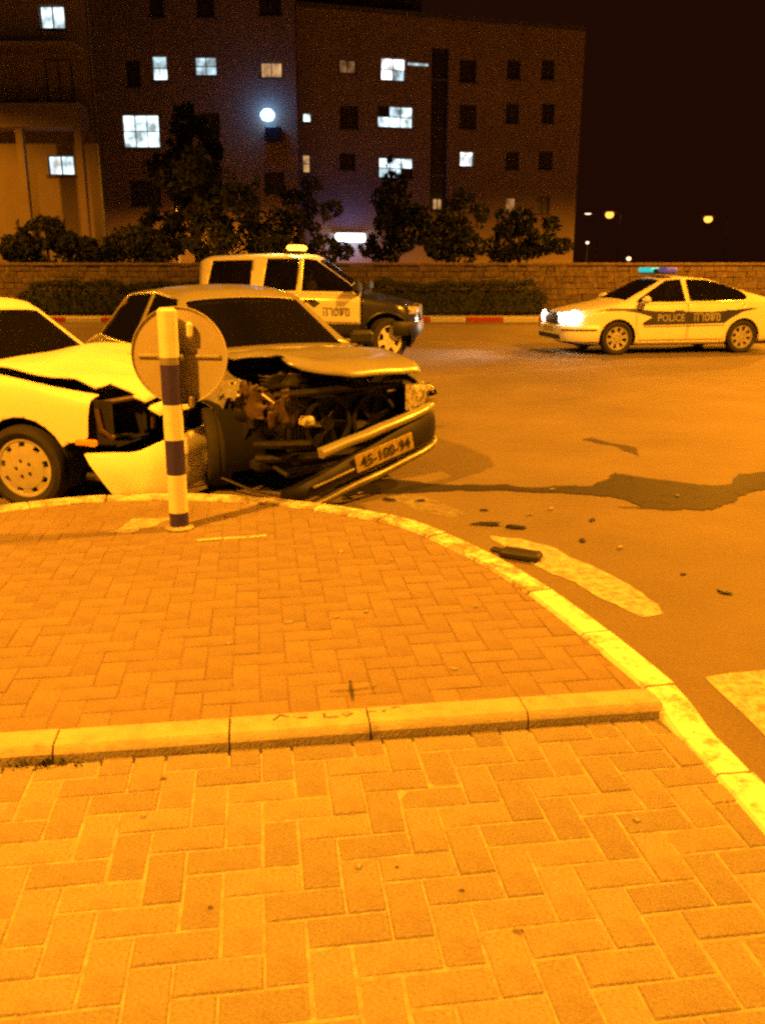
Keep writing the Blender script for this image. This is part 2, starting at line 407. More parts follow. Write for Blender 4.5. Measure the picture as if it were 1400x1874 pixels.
# ---- kerb of the island, stone by stone
def ztop_k(s):
    v = uv(kerb_at(s)[0])[1]
    left = kerb_at(s)[0].x < -1.5
    return .099 + .052 * sm(-.16, .14, v)
kerb = tag(empty('kerb', (0, 0, 0)), kind='structure')
s = 0.0
while s < KS[-1] - .1:
    ln = .5 + rnd.uniform(-.01, .01); e = min(s + ln, KS[-1])
    mb = MB(); n = 9; prof_n = 6
    jz = rnd.uniform(-.003, .003); jo = rnd.uniform(-.004, .004)
    for k in range(n):
        ss = s + .005 + (e - s - .010) * k / (n - 1); p, nn = kerb_at(ss); zt = ztop_k(ss) + jz
        wob = noise.noise(Vector((ss * 3, 0, 0))) * .004 + jo
        for off, z in ((wob, -.02), (wob, zt - .03), (wob + .028, zt), (KW - .012, zt + .001), (KW, zt - .012), (KW, -.02)):
            q = p + nn * off; mb.v.append((q.x, q.y, z))
    for k in range(n - 1):
        for i in range(prof_n):
            j = (i + 1) % prof_n; mb.f.append((k * prof_n + i, k * prof_n + prof_n + i, k * prof_n + prof_n + j, k * prof_n + j))
    mb.f += [tuple(range(prof_n)), tuple(range((n - 1) * prof_n + prof_n - 1, (n - 1) * prof_n - 1, -1))]
    pm = kerb_at((s + e) / 2)[0]
    mb.build('kerb_stone', 'kerb_white' if pm.y < 3.7 and pm.x > 0 else ('kerb_half' if pm.x > -.45 else 'kerb_faded'), kerb, 25)
    s = e
# ---- low cross kerb between the two paved levels
ck = tag(empty('cross_kerb', (0, 0, 0)), kind='structure')
us = [-3.75, -3.2, -2.7, -2.2, -1.6, -1.05, -.50, -.04, .50, .985]
CKM = Matrix.Translation((PO.x, PO.y, 0)) @ Matrix.Rotation(PA, 4, 'Z')
for a, b in zip(us, us[1:]):
    mb = MB(); n = 7; jz = rnd.uniform(-.002, .002); jv = rnd.uniform(-.004, .004)
    for k in range(n):
        u = a + .003 + (b - a - .006) * k / (n - 1); w = noise.noise(Vector((u * 6, 3, 0))) * .003
        for v, z in ((jv + w, 0.0), (jv + w - .002, .118), (jv + w + .006, .132), (jv + w + .020, .1425), (.116, .1445), (.128, .136), (.128, 0.0)):
            mb.v.append(tuple(CKM @ Vector((u, v, z + (jz if z > .01 else 0)))))
    m7 = 7
    for k in range(n - 1):
        for i in range(m7):
            j = (i + 1) % m7; mb.f.append((k * m7 + i, k * m7 + m7 + i, k * m7 + m7 + j, k * m7 + j))
    mb.f += [tuple(range(m7)), tuple(range((n - 1) * m7 + m7 - 1, (n - 1) * m7 - 1, -1))]
    mb.build('kerb_stone', 'concrete', ck, 30)

# ---- marks on the ground (real flat paint, 4 mm above what they lie on)
def ragged(poly, z, amp=.02, step=.06, seed=0.0, name='paint', m='line', parent=None, smooth=0):
    pts = []
    n = len(poly)
    for i in range(n):
        a, b = Vector(poly[i]), Vector(poly[(i + 1) % n]); k = max(1, int((b - a).length / step))
        for t in range(k):
            p = a.lerp(b, t / k); d = nz3((p.x, p.y, 0), 4.0, seed) + .5 * nz3((p.x, p.y, 0), 13.0, seed); pts.append((p.x + d.x * amp, p.y + d.y * amp))
    mb = MB(); mb.add([(x, y, z) for x, y in pts], [tuple(range(len(pts)))])
    o = mb.build(name, m, parent, 0)
    bm = bmesh.new(); bm.from_mesh(o.data); bmesh.ops.triangulate(bm, faces=bm.faces)
    for f in bm.faces:
        if f.normal.z < 0: f.normal_flip()
    bm.to_mesh(o.data); bm.free()
    return o
tag(ragged([(.66, 5.14), (.86, 5.10), (1.02, 4.90), (1.20, 4.48), (1.36, 4.02), (1.34, 3.90), (1.22, 3.86), (1.08, 4.12), (.90, 4.50), (.74, 4.90)], .004, .035, .04, seed=1, name='painted_line'), 'broad worn painted stroke on the asphalt beside the bright kerb', 'road marking')
tag(ragged([(-.02, 6.22), (.14, 6.32), (.40, 5.98), (.56, 5.66), (.44, 5.56), (.26, 5.72), (.1, 5.98)], .004, .03, seed=2, name='painted_line', m='line_faint'), 'short faded painted stroke in front of the hanging bumper', 'road marking')
tag(ragged([(1.30, 3.22), (2.3, 3.46), (2.35, 3.0), (1.62, 2.1), (1.36, 2.2), (1.36, 2.75)], .004, .012, seed=3, name='crossing_stripe'), 'wide crossing stripe painted on the road below the kerb', 'road marking')
tag(ragged([(.5, 13.02), (1.5, 13.50), (1.46, 13.62), (.46, 13.14)], .004, .01, seed=4, name='lane_dash', m='line_faint'), 'thin lane dash on the road beyond the silver bonnet', 'road marking')
tag(ragged([(1.98, 13.80), (4.5, 14.98), (4.46, 15.1), (1.94, 13.92)], .004, .01, seed=5, name='lane_dash', m='line_faint'), 'long thin lane dash in front of the police saloon', 'road marking')
tag(ragged([(-.9, 6.35), (-.5, 6.75), (0, 6.66), (.45, 6.52), (1.0, 6.42), (1.55, 6.42), (1.75, 6.62), (1.86, 6.86), (2.02, 6.72), (2.25, 6.60), (2.52, 6.42), (2.62, 6.52), (2.9, 6.82), (3.4, 7.1), (3.9, 6.9), (3.6, 6.5), (2.85, 6.32), (2.58, 6.12),
      (2.42, 5.92), (2.24, 5.72), (1.98, 5.74), (1.78, 5.86), (1.70, 6.08), (1.45, 6.22), (1.1, 6.24), (.6, 6.30), (.1, 6.22), (-.4, 6.1)], .006, .07, .05, seed=6, name='oil_spill', m='oil'), 'dark oil slick spreading from the wrecked front over the road', 'oil spill')
tag(ragged([(1.62, 5.84), (2.05, 5.78), (2.04, 5.74), (1.66, 5.80)], .005, .03, .04, seed=8, name='oil_streak', m='tar'), 'thin dark streak at the near edge of the oil slick', 'oil spill')
tag(ragged([(1.9, 8.3), (2.15, 8.0), (2.25, 7.5), (2.3, 7.9), (2.05, 8.4)], .004, .06, .05, seed=9, name='skid_smudge', m='tar'), 'faint dark smudge on the open road beyond the oil', 'stain')
# patches and marks on the island paving
tag(ragged([(-1.60, 4.80), (-1.50, 5.02), (-1.24, 5.08), (-1.30, 4.96), (-1.42, 4.80)], Z_UP + .003, .07, .03, seed=10, name='cement_patch', m='line'), 'pale cement smear on the bricks left of the striped post', 'patch')
tag(ragged([(-1.08, 5.02), (-.92, 5.10), (-.86, 4.96), (-1.0, 4.92)], Z_UP + .003, .03, .04, seed=11, name='cement_patch', m='line_faint'), 'small cement smear on the bricks right of the striped post', 'patch')
for i, (a, b) in enumerate((((-1.03, 4.64), (-.90, 4.675)), ((-.885, 4.675), (-.76, 4.70)), ((-.75, 4.70), (-.655, 4.735)))):
    a, b = Vector(a), Vector(b); n = Vector((0, .016))
    tag(ragged([a - n, b - n, b + n, a + n], Z_UP + .003, .006, .03, seed=12 + i, name='paint_dash', m='kerb_white_far'), 'pale dash of a broken line on the bricks before the striped post', 'paint mark', 'pale dashes before the post')
def stroke(pts, w, z, name, m, label, cat, group=None, amp=.006):
    pts = [Vector(p) for p in pts]; L_, R_ = [], []
    for i, p in enumerate(pts):
        d = (pts[min(i + 1, len(pts) - 1)] - pts[max(i - 1, 0)]).normalized(); n = Vector((-d.y, d.x)) * (w / 2 * (1 if 0 < i < len(pts) - 1 else .6))
        L_.append(p + n); R_.append(p - n)
    return tag(ragged([tuple(p) for p in L_ + R_[::-1]], z, amp, .02, seed=rnd.random() * 9, name=name, m=m), label, cat, group)
cr_ = tag(empty('sprayed_cross', (-.1, 2.85, Z_UP)), 'black cross sprayed on the bricks above the low kerb', 'graffiti')
sc_ = tag(empty('scrawl', (-.15, 2.65, .1465)), 'black scrawl of broken letters on top of the low cross kerb', 'graffiti')
def under(o, e):
    o.data.transform(Matrix.Translation(-e.location)); o.parent = e
    for k in ('label', 'category', 'group'):
        if k in o: del o[k]
under(stroke([(-.12, 2.93), (-.11, 2.86), (-.10, 2.77)], .016, Z_UP + .003, 'stroke', 'tar', None, None), cr_)
under(stroke([(-.19, 2.835), (-.10, 2.85), (-.02, 2.875)], .011, Z_UP + .0065, 'stroke', 'tar', None, None), cr_)
gz = .1465
G1 = [[(-.365, 2.62), (-.345, 2.655), (-.315, 2.645)], [(-.285, 2.635), (-.25, 2.64)], [(-.20, 2.665), (-.195, 2.64), (-.15, 2.643)], [(-.135, 2.665), (-.12, 2.65), (-.10, 2.665), (-.12, 2.673)], [(-.055, 2.675), (-.02, 2.68)], [(.0, 2.675), (.012, 2.69)], [(.03, 2.70), (.06, 2.71)]]
for i, g in enumerate(G1):
    under(stroke(g, .013, gz, 'stroke', 'tar', None, None, None, .003), sc_)

# ---- far side of the road
sheet('far_pavement', [(-120, 27.16), (120, 27.16), (120, 29.0), (-120, 29.0)], .13, 'concrete')
fk = tag(empty('far_kerb', (0, 27.0, 0)), kind='structure')
fkm = {}
for nm in ('kerb_white_far', 'kerb_red'):
    me = MB().box((.006, 0, -.05), (1.094, .17, .14), ch=.02).mesh('kerb_stone', 30); me.materials.append(MT[nm]); fkm[nm] = me
for i in range(-24, 26):
    o = bpy.data.objects.new('kerb_stone', fkm['kerb_white_far' if i % 2 == 0 else 'kerb_red']); C.objects.link(o); o.parent = fk
    o.location = (1.42 + i * 1.1 - 1.1 * 0, 0, rnd.uniform(-.006, .006))
sheet('verge', [(-120, 29.0), (120, 29.0), (120, 220), (-120, 220)], .02, 'earth')

# stone wall: courses of rough blocks joined (too far to pick apart)
mb = MB(); xw = -26.0; WY = 29.3
rw = random.Random(3)
mb.box((-40, WY + .06, 0), (40, WY + .3, 1.62))
for c in range(9):
    x = -22 + rw.uniform(-.3, 0)
    while x < 22:
        l = rw.uniform(.14, .46); d = rw.uniform(0, .03); e = rw.uniform(-.012, .012)
        mb.box((x + .003, WY - d, .03 + c * .18 + e), (x + l - .003, WY + .08, .03 + c * .18 + .176 + e), ch=.012); x += l
mb.box((-40, WY - .06, 1.652), (40, WY + .34, 1.74), ch=.015)
tag(mb.build('stone_wall', 'stone_wall', None, 30, fix=False), 'long low rough stone wall along the far pavement', 'wall')

# ------------------------------------------------------------------ foliage
def leaf_cloud(mb, blobs, n, size, rr):
    sub_ = []
    for (cx, cy, cz, rx, ry, rz) in blobs:
        sub_.append((cx, cy, cz, rx * .62, ry * .62, rz * .62))
        for _ in range(9):
            d = Vector((rr.gauss(0, 1), rr.gauss(0, 1), rr.gauss(0, 1))).normalized() * rr.uniform(.55, 1.0); k = rr.uniform(.20, .46)
            sub_.append((cx + d.x * rx, cy + d.y * ry, cz + d.z * rz, rx * k, ry * k, rz * k))
    blobs = sub_
    tot = sum(b[3] * b[4] * b[5] for b in blobs)
    for (cx, cy, cz, rx, ry, rz) in blobs:
        k = int(n * rx * ry * rz / tot)
        for _ in range(k):
            while True:
                a, b, c = rr.uniform(-1, 1), rr.uniform(-1, 1), rr.uniform(-1, 1)
                q = a * a + b * b + c * c
                if q < 1 and q > rr.random() * .75: break
            p = Vector((cx + a * rx, cy + b * ry, cz + c * rz))
            nn = noise.noise(p * 1.1)
            if nn < -.18 + .2 * rr.random(): continue
            s = size * rr.uniform(.6, 1.3); d1 = Vector((rr.gauss(0, 1), rr.gauss(0, 1), rr.gauss(0, 1))).normalized()
            d2 = d1.orthogonal().normalized(); d2 = Matrix.Rotation(rr.uniform(0, 6.28), 3, d1) @ d2
            b0 = len(mb.v)
            mb.v += [tuple(p - d1 * s), tuple(p + d2 * s * .45), tuple(p + d1 * s), tuple(p - d2 * s * .45)]; mb.f.append((b0, b0 + 1, b0 + 2, b0 + 3))
def tree(name, loc, h, blobs, n, size, m, label, cat='tree', seed=0, trunk=.16, z_first=.35):
    rr = random.Random(seed); t = empty(name, loc)
    mb = MB()
    mb.tube([(0, 0, -.1), (.05, .02, h * .25), (-.03, .05, h * .5), (.02, 0, h * .8)], [trunk, trunk * .8, trunk * .55, trunk * .18], 9)
    for b in blobs:
        st = Vector((.02, .02, max(h * z_first * .8, .3))); en = Vector(b[:3]); mid = st.lerp(en, .5) + Vector((rr.uniform(-.1, .1), rr.uniform(-.1, .1), .12))
        mb.tube([st, mid, en], [trunk * .45, trunk * .28, trunk * .08], 6)
    mb.build('trunk', 'bark', t, 50)
    mb = MB(); leaf_cloud(mb, blobs, n, size, rr); mb.build('crown', m, t, 0, fix=False)
    return tag(t, label, cat)
tree('cypress_tree', (-8.3, 41, 0), 9.0, [(-.1, 0, 7.6, 1.2, 1.2, 1.3), (.3, 0, 6.3, 1.7, 1.5, 1.3), (-.5, .2, 5.0, 1.6, 1.5, 1.6), (-1.4, 0, 3.2, 1.5, 1.4, 1.8), (-2.2, -.2, 2.2, 1.2, 1.2, 1.6), (-1.4, .2, 5.6, .9, .9, .9)], 9000, .17, 'leaf_dark', 'tallest dark tree partly covering the lit window of the apartment block', seed=1, trunk=.22)
tree('leafy_tree', (-6.6, 36.5, 0), 6.2, [(-.6, 0, 5.0, 1.5, 1.3, 1.2), (.8, 0, 3.9, 1.6, 1.3, 1.3), (1.8, .3, 2.6, 1.3, 1.2, 1.2), (-.3, -.3, 2.6, 1.6, 1.3, 1.2)], 7000, .14, 'leaf', 'broad lamp lit tree behind the wall above the pickup roof', seed=2, trunk=.14)
tree('leafy_tree', (-3.2, 37.5, 0), 5.2, [(-.3, 0, 3.9, 1.4, 1.2, 1.2), (-.9, .2, 2.7, 1.2, 1.1, 1.1), (.8, 0, 2.3, 1.1, 1.1, 1.0)], 4500, .14, 'leaf_dark', 'low rounded tree between the pickup beacon and the tube lamp', seed=3, trunk=.12)
tree('leafy_tree', (.35, 42, 0), 6.3, [(.2, 0, 5.2, .9, .9, 1.0), (.0, 0, 4.1, 1.2, 1.1, 1.1), (.6, .2, 3.0, 1.4, 1.2, 1.2), (-.5, 0, 2.5, 1.0, 1.0, 1.1)], 5500, .15, 'leaf_dark', 'slim dark tree in front of the stairwell shaft', seed=4)
tree('leafy_tree', (2.9, 37, 0), 4.7, [(0, 0, 3.6, 1.0, 1.0, .9), (.5, .2, 2.6, 1.3, 1.1, 1.0), (-.6, 0, 2.4, 1.0, 1.0, .9)], 4200, .13, 'leaf_dark', 'small warm lit tree behind the wall right of the pickup', seed=5, trunk=.11)
tree('leafy_tree', (6.0, 40, 0), 4.6, [(0, 0, 3.5, 1.2, 1.1, .9), (.9, 0, 2.6, 1.3, 1.1, .9), (-.9, .2, 2.5, 1.2, 1.1, .9)], 4200, .15, 'leaf_dark', 'wide dark tree before the right corner of the apartment block', seed=6)
tree('leafy_tree', (-13.0, 35.5, 0), 4.0, [(0, 0, 2.9, 1.3, 1.2, 1.0), (1.2, .2, 2.3, 1.2, 1.1, .9), (-1.1, 0, 2.3, 1.2, 1.1, 1.0)], 4500, .14, 'leaf_dark', 'dark shrubby tree below the balconies of the left building', seed=7, trunk=.12)
tree('leafy_tree', (-10.4, 36.5, 0), 3.4, [(0, 0, 2.4, 1.2, 1.1, .9), (.9, 0, 2.0, 1.0, 1.0, .8), (-.9, 0, 1.9, 1.0, 1.0, .8)], 3800, .13, 'leaf', 'low bushy tree between the left building and the tallest tree', seed=8, trunk=.1)
def hedge(x0, x1, label, seed):
    rr = random.Random(seed); mb = MB(); t = empty('hedge', ((x0 + x1) / 2, 28.6, .13)); w = (x1 - x0) / 2
    n = int((x1 - x0) * 900)
    for _ in range(n):
        x = rr.uniform(-w, w); y = rr.uniform(-.42, .42); end = min(1, (w - abs(x)) / .5)
        top = (1.0 + .16 * noise.noise(Vector((x * .9 + x0, 0, seed))) + .1 * noise.noise(Vector((x * 3, 2, seed)))) * (.55 + .45 * end)
        z = top * (1 - (1 - rr.random()) ** 1.0 * .98) if rr.random() < .6 else top * rr.uniform(.85, 1.04)
        if abs(y) < .2 and z < top * .75: y = math.copysign(.36, y)
        d1 = Vector((rr.gauss(0, 1), rr.gauss(0, 1), rr.gauss(0, 1))).normalized(); d2 = d1.orthogonal().normalized(); s = rr.uniform(.03, .07)
        p = Vector((x, y, z)); b0 = len(mb.v)
        mb.v += [tuple(p - d1 * s), tuple(p + d2 * s * .5), tuple(p + d1 * s), tuple(p - d2 * s * .5)]; mb.f.append((b0, b0 + 1, b0 + 2, b0 + 3))
    mb.build('crown', 'leaf_dark', t, 0, fix=False)
    m2 = MB()
    for k in range(int((x1 - x0) / .35)):
        x = -w + .2 + k * .35; m2.tube([(x, 0, -.02), (x + .05, .03, .4), (x - .06, -.02, .85)], [.03, .02, .008], 5)
    m2.box((-w + .15, -.26, -.01), (w - .15, .26, .78), ch=.12)
    m2.build('trunk', 'leaf_dark', t, 30)
    tag(t, label, 'hedge')
hedge(-11.5, -4.4, 'clipped dark hedge behind the two wrecked cars', 1)
hedge(-4.1, 5.2, 'clipped dark hedge between the pickup and the police saloon', 2)

# ------------------------------------------------------------------ buildings
def facade(t, name, m, W, z0, z1, holes, depth=.18, y=0.0, x0=0.0):
    """front wall with real openings; local x along the wall, y = 0 outside face"""
    xs = sorted({x0, W} | {h[i] for h in holes for i in (0, 2)}); zs = sorted({z0, z1} | {h[i] for h in holes for i in (1, 3)})
    mb = MB()
    def solid(i, j):
        if i < 0 or j < 0 or i >= len(xs) - 1 or j >= len(zs) - 1: return None
        cx, cz = (xs[i] + xs[i + 1]) / 2, (zs[j] + zs[j + 1]) / 2
        return not any(h[0] < cx < h[2] and h[1] < cz < h[3] for h in holes)
    for i in range(len(xs) - 1):
        for j in range(len(zs) - 1):
            a, b, c, d = xs[i], xs[i + 1], zs[j], zs[j + 1]
            if solid(i, j): mb.add([(a, y, c), (b, y, c), (b, y, d), (a, y, d)], [(0, 1, 2, 3)])
            else:
                if solid(i - 1, j): mb.add([(a, y, c), (a, y + depth, c), (a, y + depth, d), (a, y, d)], [(0, 1, 2, 3)])
                if solid(i + 1, j): mb.add([(b, y, c), (b, y, d), (b, y + depth, d), (b, y + depth, c)], [(0, 1, 2, 3)])
                if solid(i, j - 1): mb.add([(a, y, c), (b, y, c), (b, y + depth, c), (a, y + depth, c)], [(0, 1, 2, 3)])
                if solid(i, j + 1): mb.add([(a, y, d), (a, y + depth, d), (b, y + depth, d), (b, y, d)], [(0, 1, 2, 3)])
    return mb.build(name, m, t, 0, fix=False)
def window(t, h, pane, nx=2, nz=1, y=.12, bar=.05, sill=True):
    x0, z0, x1, z1 = h; mb = MB()
    for k in range(nx + 1):
        x = x0 + (x1 - x0 - bar) * k / nx; mb.box((x, y - .03, z0), (x + bar, y + .03, z1))
    for k in range(nz + 1):
        z = z0 + (z1 - z0 - bar) * k / nz; mb.box((x0 + bar, y - .028, z), (x1 - bar, y + .028, z + bar))
    f = mb.build('window', 'win_frame', t, 0, fix=False)
    for i in range(nx):
        for k in range(nz):
            a, b = x0 + (x1 - x0) * i / nx, x0 + (x1 - x0) * (i + 1) / nx; c, d = z0 + (z1 - z0) * k / nz, z0 + (z1 - z0) * (k + 1) / nz
            p = pane[(i + k * nx) % len(pane)] if isinstance(pane, (list, tuple)) else pane
            MB().box((a + .01, y + .032, c + .01), (b - .01, y + .05, d - .01)).build('pane', p, f, 0, fix=False)
    if sill: MB().box((x0 - .08, -.07, z0 - .09), (x1 + .08, .1, z0 - .002)).build('sill', 'plaster_dark', f, 0, fix=False)
    return f
def shutter_box(t, h): pass

# left building with balconies
tL = empty('apartment_building', (-16.9, 40, 0))
WL = [(2.85, 11.05, 3.88, 11.92), (2.61, 5.40, 3.73, 6.20), (1.0, 2.0, 2.0, 3.3)]
facade(tL, 'wall', 'plaster_warm', 4.75, 0, 14.6, WL, x0=-9)
MB().prism([(-9, .19), (4.74, .19), (1.2, 11), (-9, 11)], 0, 14.5).build('core', 'plaster_warm', tL, 0)
window(tL, WL[0], 'lit_white', 2, 1); window(tL, WL[1], 'lit_white', 2, 1); window(tL, WL[2], 'dark_pane', 2, 1)
MB().box((-9.0, -1.5, 7.10), (4.62, -.002, 7.26)).build('balcony_floor', 'plaster_warm', tL, 0, fix=False)
MB().box((-9.0, -1.52, 7.262), (4.64, -1.40, 8.0)).build('balcony_parapet', 'plaster_warm', tL, 0, fix=False)
MB().box((4.52, -1.398, 7.262), (4.64, -.002, 8.0)).build('balcony_parapet', 'plaster_warm', tL, 0, fix=False)
MB().box((-9.0, -1.5, 10.1), (4.62, -.002, 10.26)).build('balcony_floor', 'plaster_warm', tL, 0, fix=False)
for x in (-2.0, .2, 2.4, 4.5): MB().box((x, -1.46, 8.0), (x + .10, -1.42, 8.36)).build('rail_post', 'win_frame', tL, 0, fix=False)
MB().box((-9, -1.47, 8.36), (4.62, -1.41, 8.42)).build('hand_rail', 'win_frame', tL, 0, fix=False)
for x in (1.9, 4.3): MB().box((x, -1.40, 0), (x + .28, -1.12, 7.098)).build('column', 'plaster_warm', tL, 0, fix=False)
MB().tube([(4.82, .05, 0), (4.82, .05, 14.5)], .06, 8).build('drain_pipe', 'galv', tL)
window(tL, (2.9, 8.0, 4.0, 9.9), 'dark_pane', 2, 1, y=-.02, sill=False)
tag(tL, 'warm lit building with deep balconies at the left edge', 'building')

# middle block
tM = empty('apartment_building', (-18.4, 60, 0))
WM = [(4.06, 12.87, 4.98, 14.26), (6.72, 13.15, 8.07, 14.20), (10.81, 13.02, 12.14, 13.89), (1.94, 8.95, 4.24, 10.88), (10.84, 16.5, 12.21, 17.8), (2.4, 12.46, 3.3, 14.02),
      (6.8, 9.7, 8.1, 11.0), (6.8, 6.4, 8.1, 7.7), (10.8, 6.2, 12.1, 7.5), (6.9, 3.0, 8.1, 4.4), (10.8, 3.0, 12.1, 4.4), (4.1, 16.4, 5.0, 17.6), (7.0, 16.4, 8.1, 17.6), (2.1, 5.4, 4.1, 7.0)]
facade(tM, 'wall', 'plaster', 13.0, 0, 20.5, WM, x0=-4.0)
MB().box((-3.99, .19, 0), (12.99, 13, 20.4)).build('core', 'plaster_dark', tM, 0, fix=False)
window(tM, WM[0], ['lit_white_soft', 'lit_white'][::-1], 1, 2); window(tM, WM[1], 'lit_white_soft', 2, 2); window(tM, WM[2], 'lit_warm', 2, 1)
window(tM, WM[3], 'lit_white', 3, 2)
for h in WM[4:]: window(tM, h, 'dark_pane', 2, 1)
tag(tM, 'tall pale apartment block with a blue lamp on its wall', 'building')
wl = empty('wall_lamp', (-18.4 + 11.2, 60, 10.85))
MB().tube([(0, 0, 0), (0, -.25, .05)], .05, 8).build('bracket', 'galv', wl)
MB().lathe([(.0, .30), (.22, .26), (.42, .05), (.44, -.10), (.30, -.34), (0, -.42)], 20, Matrix.Translation((0, -.5, 0)), axis='z').build('lamp_shade', 'blue_lamp', wl, 60)
light('lamp_light', 'POINT', (0, -.8, .05), 62, (.08, .32, 1.0), wl, shadow_soft_size=.3)
tag(wl, 'glaring blue white lamp on the wall of the tall apartment block', 'lamp')
ac = empty('air_conditioner', (-18.4 + 11.5, 60, 9.2))
MB().box((-.5, -.45, 0), (.5, -.06, .95), ch=.04).build('case', 'navy', ac)
MB().lathe([(.36, -.452), (.36, -.47), (.30, -.475), (.30, -.452)], 20, Matrix.Translation((0, 0, .48)), closed=True).build('fan_grille', 'black', ac)
for x in (-.4, .36): MB().box((x, -.45, -.06), (x + .05, .0, -.002)).build('bracket', 'galv', ac)
tag(ac, 'boxy air conditioner on brackets under the blue wall lamp', 'air conditioner')

# right block, its front turned away by 17 degrees
tR = empty('apartment_building', (-5.4, 61.2, 0), R(17))
lit = {'w1': ((2.77, 13.70, 3.87, 14.50), 'lit_warm_dim', 2, 1), 'w2': ((5.57, 13.43, 7.22, 14.77), ['lit_bath', 'lit_white_soft', 'lit_bath', 'lit_bath'], 2, 2), 'w3': ((5.34, 10.57, 7.78, 11.89), ['lit_white', 'lit_white', 'lit_white', 'dark_pane', 'lit_white_soft', 'lit_white'], 3, 2),
       'w4': ((5.42, 7.41, 7.81, 8.69), ['lit_white_soft', 'lit_white_soft', 'dark_pane', 'lit_white', 'lit_white', 'lit_white'], 3, 2), 'w5': ((11.24, 8.31, 12.23, 9.26), 'lit_bath', 1, 1), 'w7': ((9.30, 5.45, 9.98, 6.18), 'lit_warm', 2, 1),
       'w8': ((.30, 10.66, .84, 11.20), 'lit_white', 1, 1), 'w9': ((.22, 7.58, .72, 8.69), 'lit_warm', 1, 2), 'd10': ((14.78, 5.30, 15.58, 6.34), 'lit_warm_dim', 1, 1)}
dark = [(11.10, 10.71, 12.34, 12.24), (14.53, 11.20, 15.51, 12.46), (17.24, 11.32, 18.23, 12.60), (14.66, 8.20, 15.65, 9.38), (17.19, 8.28, 18.28, 9.47), (17.09, 14.10, 18.06, 15.36), (14.5, 14.0, 15.5, 15.2), (11.03, 13.60, 12.25, 15.01),
        (2.72, 10.37, 4.0, 11.76), (2.69, 7.85, 3.75, 8.90), (17.2, 5.3, 18.2, 6.5), (11.2, 5.3, 12.2, 6.3), (5.5, 4.4, 7.7, 5.7)]
HR = [v[0] for v in lit.values()] + dark + [(9.05, 2.3, 10.28, 15.6)]
facade(tR, 'wall', 'plaster', 20.3, 0, 17.3, HR, depth=.3)
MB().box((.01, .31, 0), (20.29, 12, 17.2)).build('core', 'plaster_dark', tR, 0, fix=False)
MB().box((9.05, .305, 2.3), (10.28, .34, 15.6)).build('stair_shaft', 'dark_pane', tR, 0, fix=False)
for z in (4.6, 7.6, 10.6, 13.6): MB().box((9.05, .2, z), (10.28, .30, z + .18)).build('stair_landing', 'plaster_dark', tR, 0, fix=False)
for k, (h, p, a, b) in lit.items():
    window(tR, h, p, a, b, y=.16)
for h in dark: window(tR, h, 'dark_pane', 2, 1, y=.16)
MB().box((-.05, -.06, 17.302), (20.35, .35, 17.6)).build('parapet', 'plaster_dark', tR, 0, fix=False)
MB().box((.4, 2.0, 17.25), (9.0, 9, 20.3)).build('penthouse', 'plaster_dark', tR, 0, fix=False)
for x in (1.4, 3.9, 6.5): MB().box((x, 1.94, 18.2), (x + 1.3, 1.998, 19.4)).build('penthouse_window', 'dark_pane', tR, 0, fix=False)
MB().box((7.4, -.02, 14.42), (8.8, .0, 14.56)).build('glowing_ledge', 'lit_white_soft', tR, 0, fix=False)  # ledge glows by itself, its brightness is put into the material
tag(tR, 'lower pale apartment block with a dark stairwell shaft', 'building')
tb = empty('tube_light', (-5.4 + 3.4 * math.cos(R(17)), 61.2 + 3.4 * math.sin(R(17)) - .6, 3.25), R(17))
MB().box((-1.0, -.1, 0), (1.0, .1, .52), ch=.06).build('diffuser', 'tube_lamp', tb)
MB().box((-1.06, -.12, .525), (1.06, .5, .6), ch=.02).build('canopy', 'galv', tb)
light('tube_glow', 'POINT', (0, -.7, .1), 70, (.12, .30, 1.0), tb, shadow_soft_size=.4)
tag(tb, 'long cool white tube light over the entrance behind the pickup', 'lamp')

# ------------------------------------------------------------------ street lamps
def street_lamp(loc, h, arm, az, label, power=None, lens='sodium_lens', k=1.0, spot=150, soft=.16):
    t = empty('street_lamp', loc, az)
    MB().lathe([(.14, 0), (.14, .35), (.09, .5), (.05, h - .3)], 14, axis='z').build('pole', 'galv', t)
    MB().tube([(0, 0, h - .35), (.05, 0, h - .05), (arm * .5, 0, h + .12), (arm, 0, h + .15)], [.05, .045, .04, .035], 8).build('arm', 'galv', t)
    MB().lathe([(0, .11), (.12 * k, .09), (.2 * k, .0), (.22 * k, -.03), (0, -.03)], 18, Matrix.Translation((arm + .15, 0, h + .15)) @ Matrix.Diagonal((1.7, 1, 1, 1)), axis='z').build('lamp_head', 'galv', t)
    MB().lathe(([(.19 * k, 0), (.17 * k, -.07), (.1 * k, -.11), (0, -.12)] if k < 2 else [(.30, .0), (.42, -.16), (.44, -.34), (.34, -.56), (.16, -.68), (0, -.70)]), 18, Matrix.Translation((arm + .15, 0, h + .117)) @ Matrix.Diagonal((1.6 if k < 2 else 1.15, 1, 1, 1)), axis='z').build('lens', lens, t, 60)  # distant lamps get a swollen globe standing in for the glow around them
    if power:
        if k >= 2: light('lamp_light', 'POINT', (arm + .15, 0, h - .75), power, SODIUM, t, shadow_soft_size=.2)
        else: light('lamp_light', 'SPOT', (arm + .15, 0, h - (.06 if k < 2 else .75)), power, SODIUM, t, spot_size=R(spot), spot_blend=.35, shadow_soft_size=soft)
    return tag(t, label, 'street lamp')
street_lamp((-7.2, -1.0, 0), 8.4, 2.0, R(30), 'tall sodium street lamp standing on the road behind the island', 8200)
street_lamp((10.6, 8.2, 0), 9.0, 2.0, R(200), 'tall sodium street lamp standing right of the open road', 11500, soft=.45)
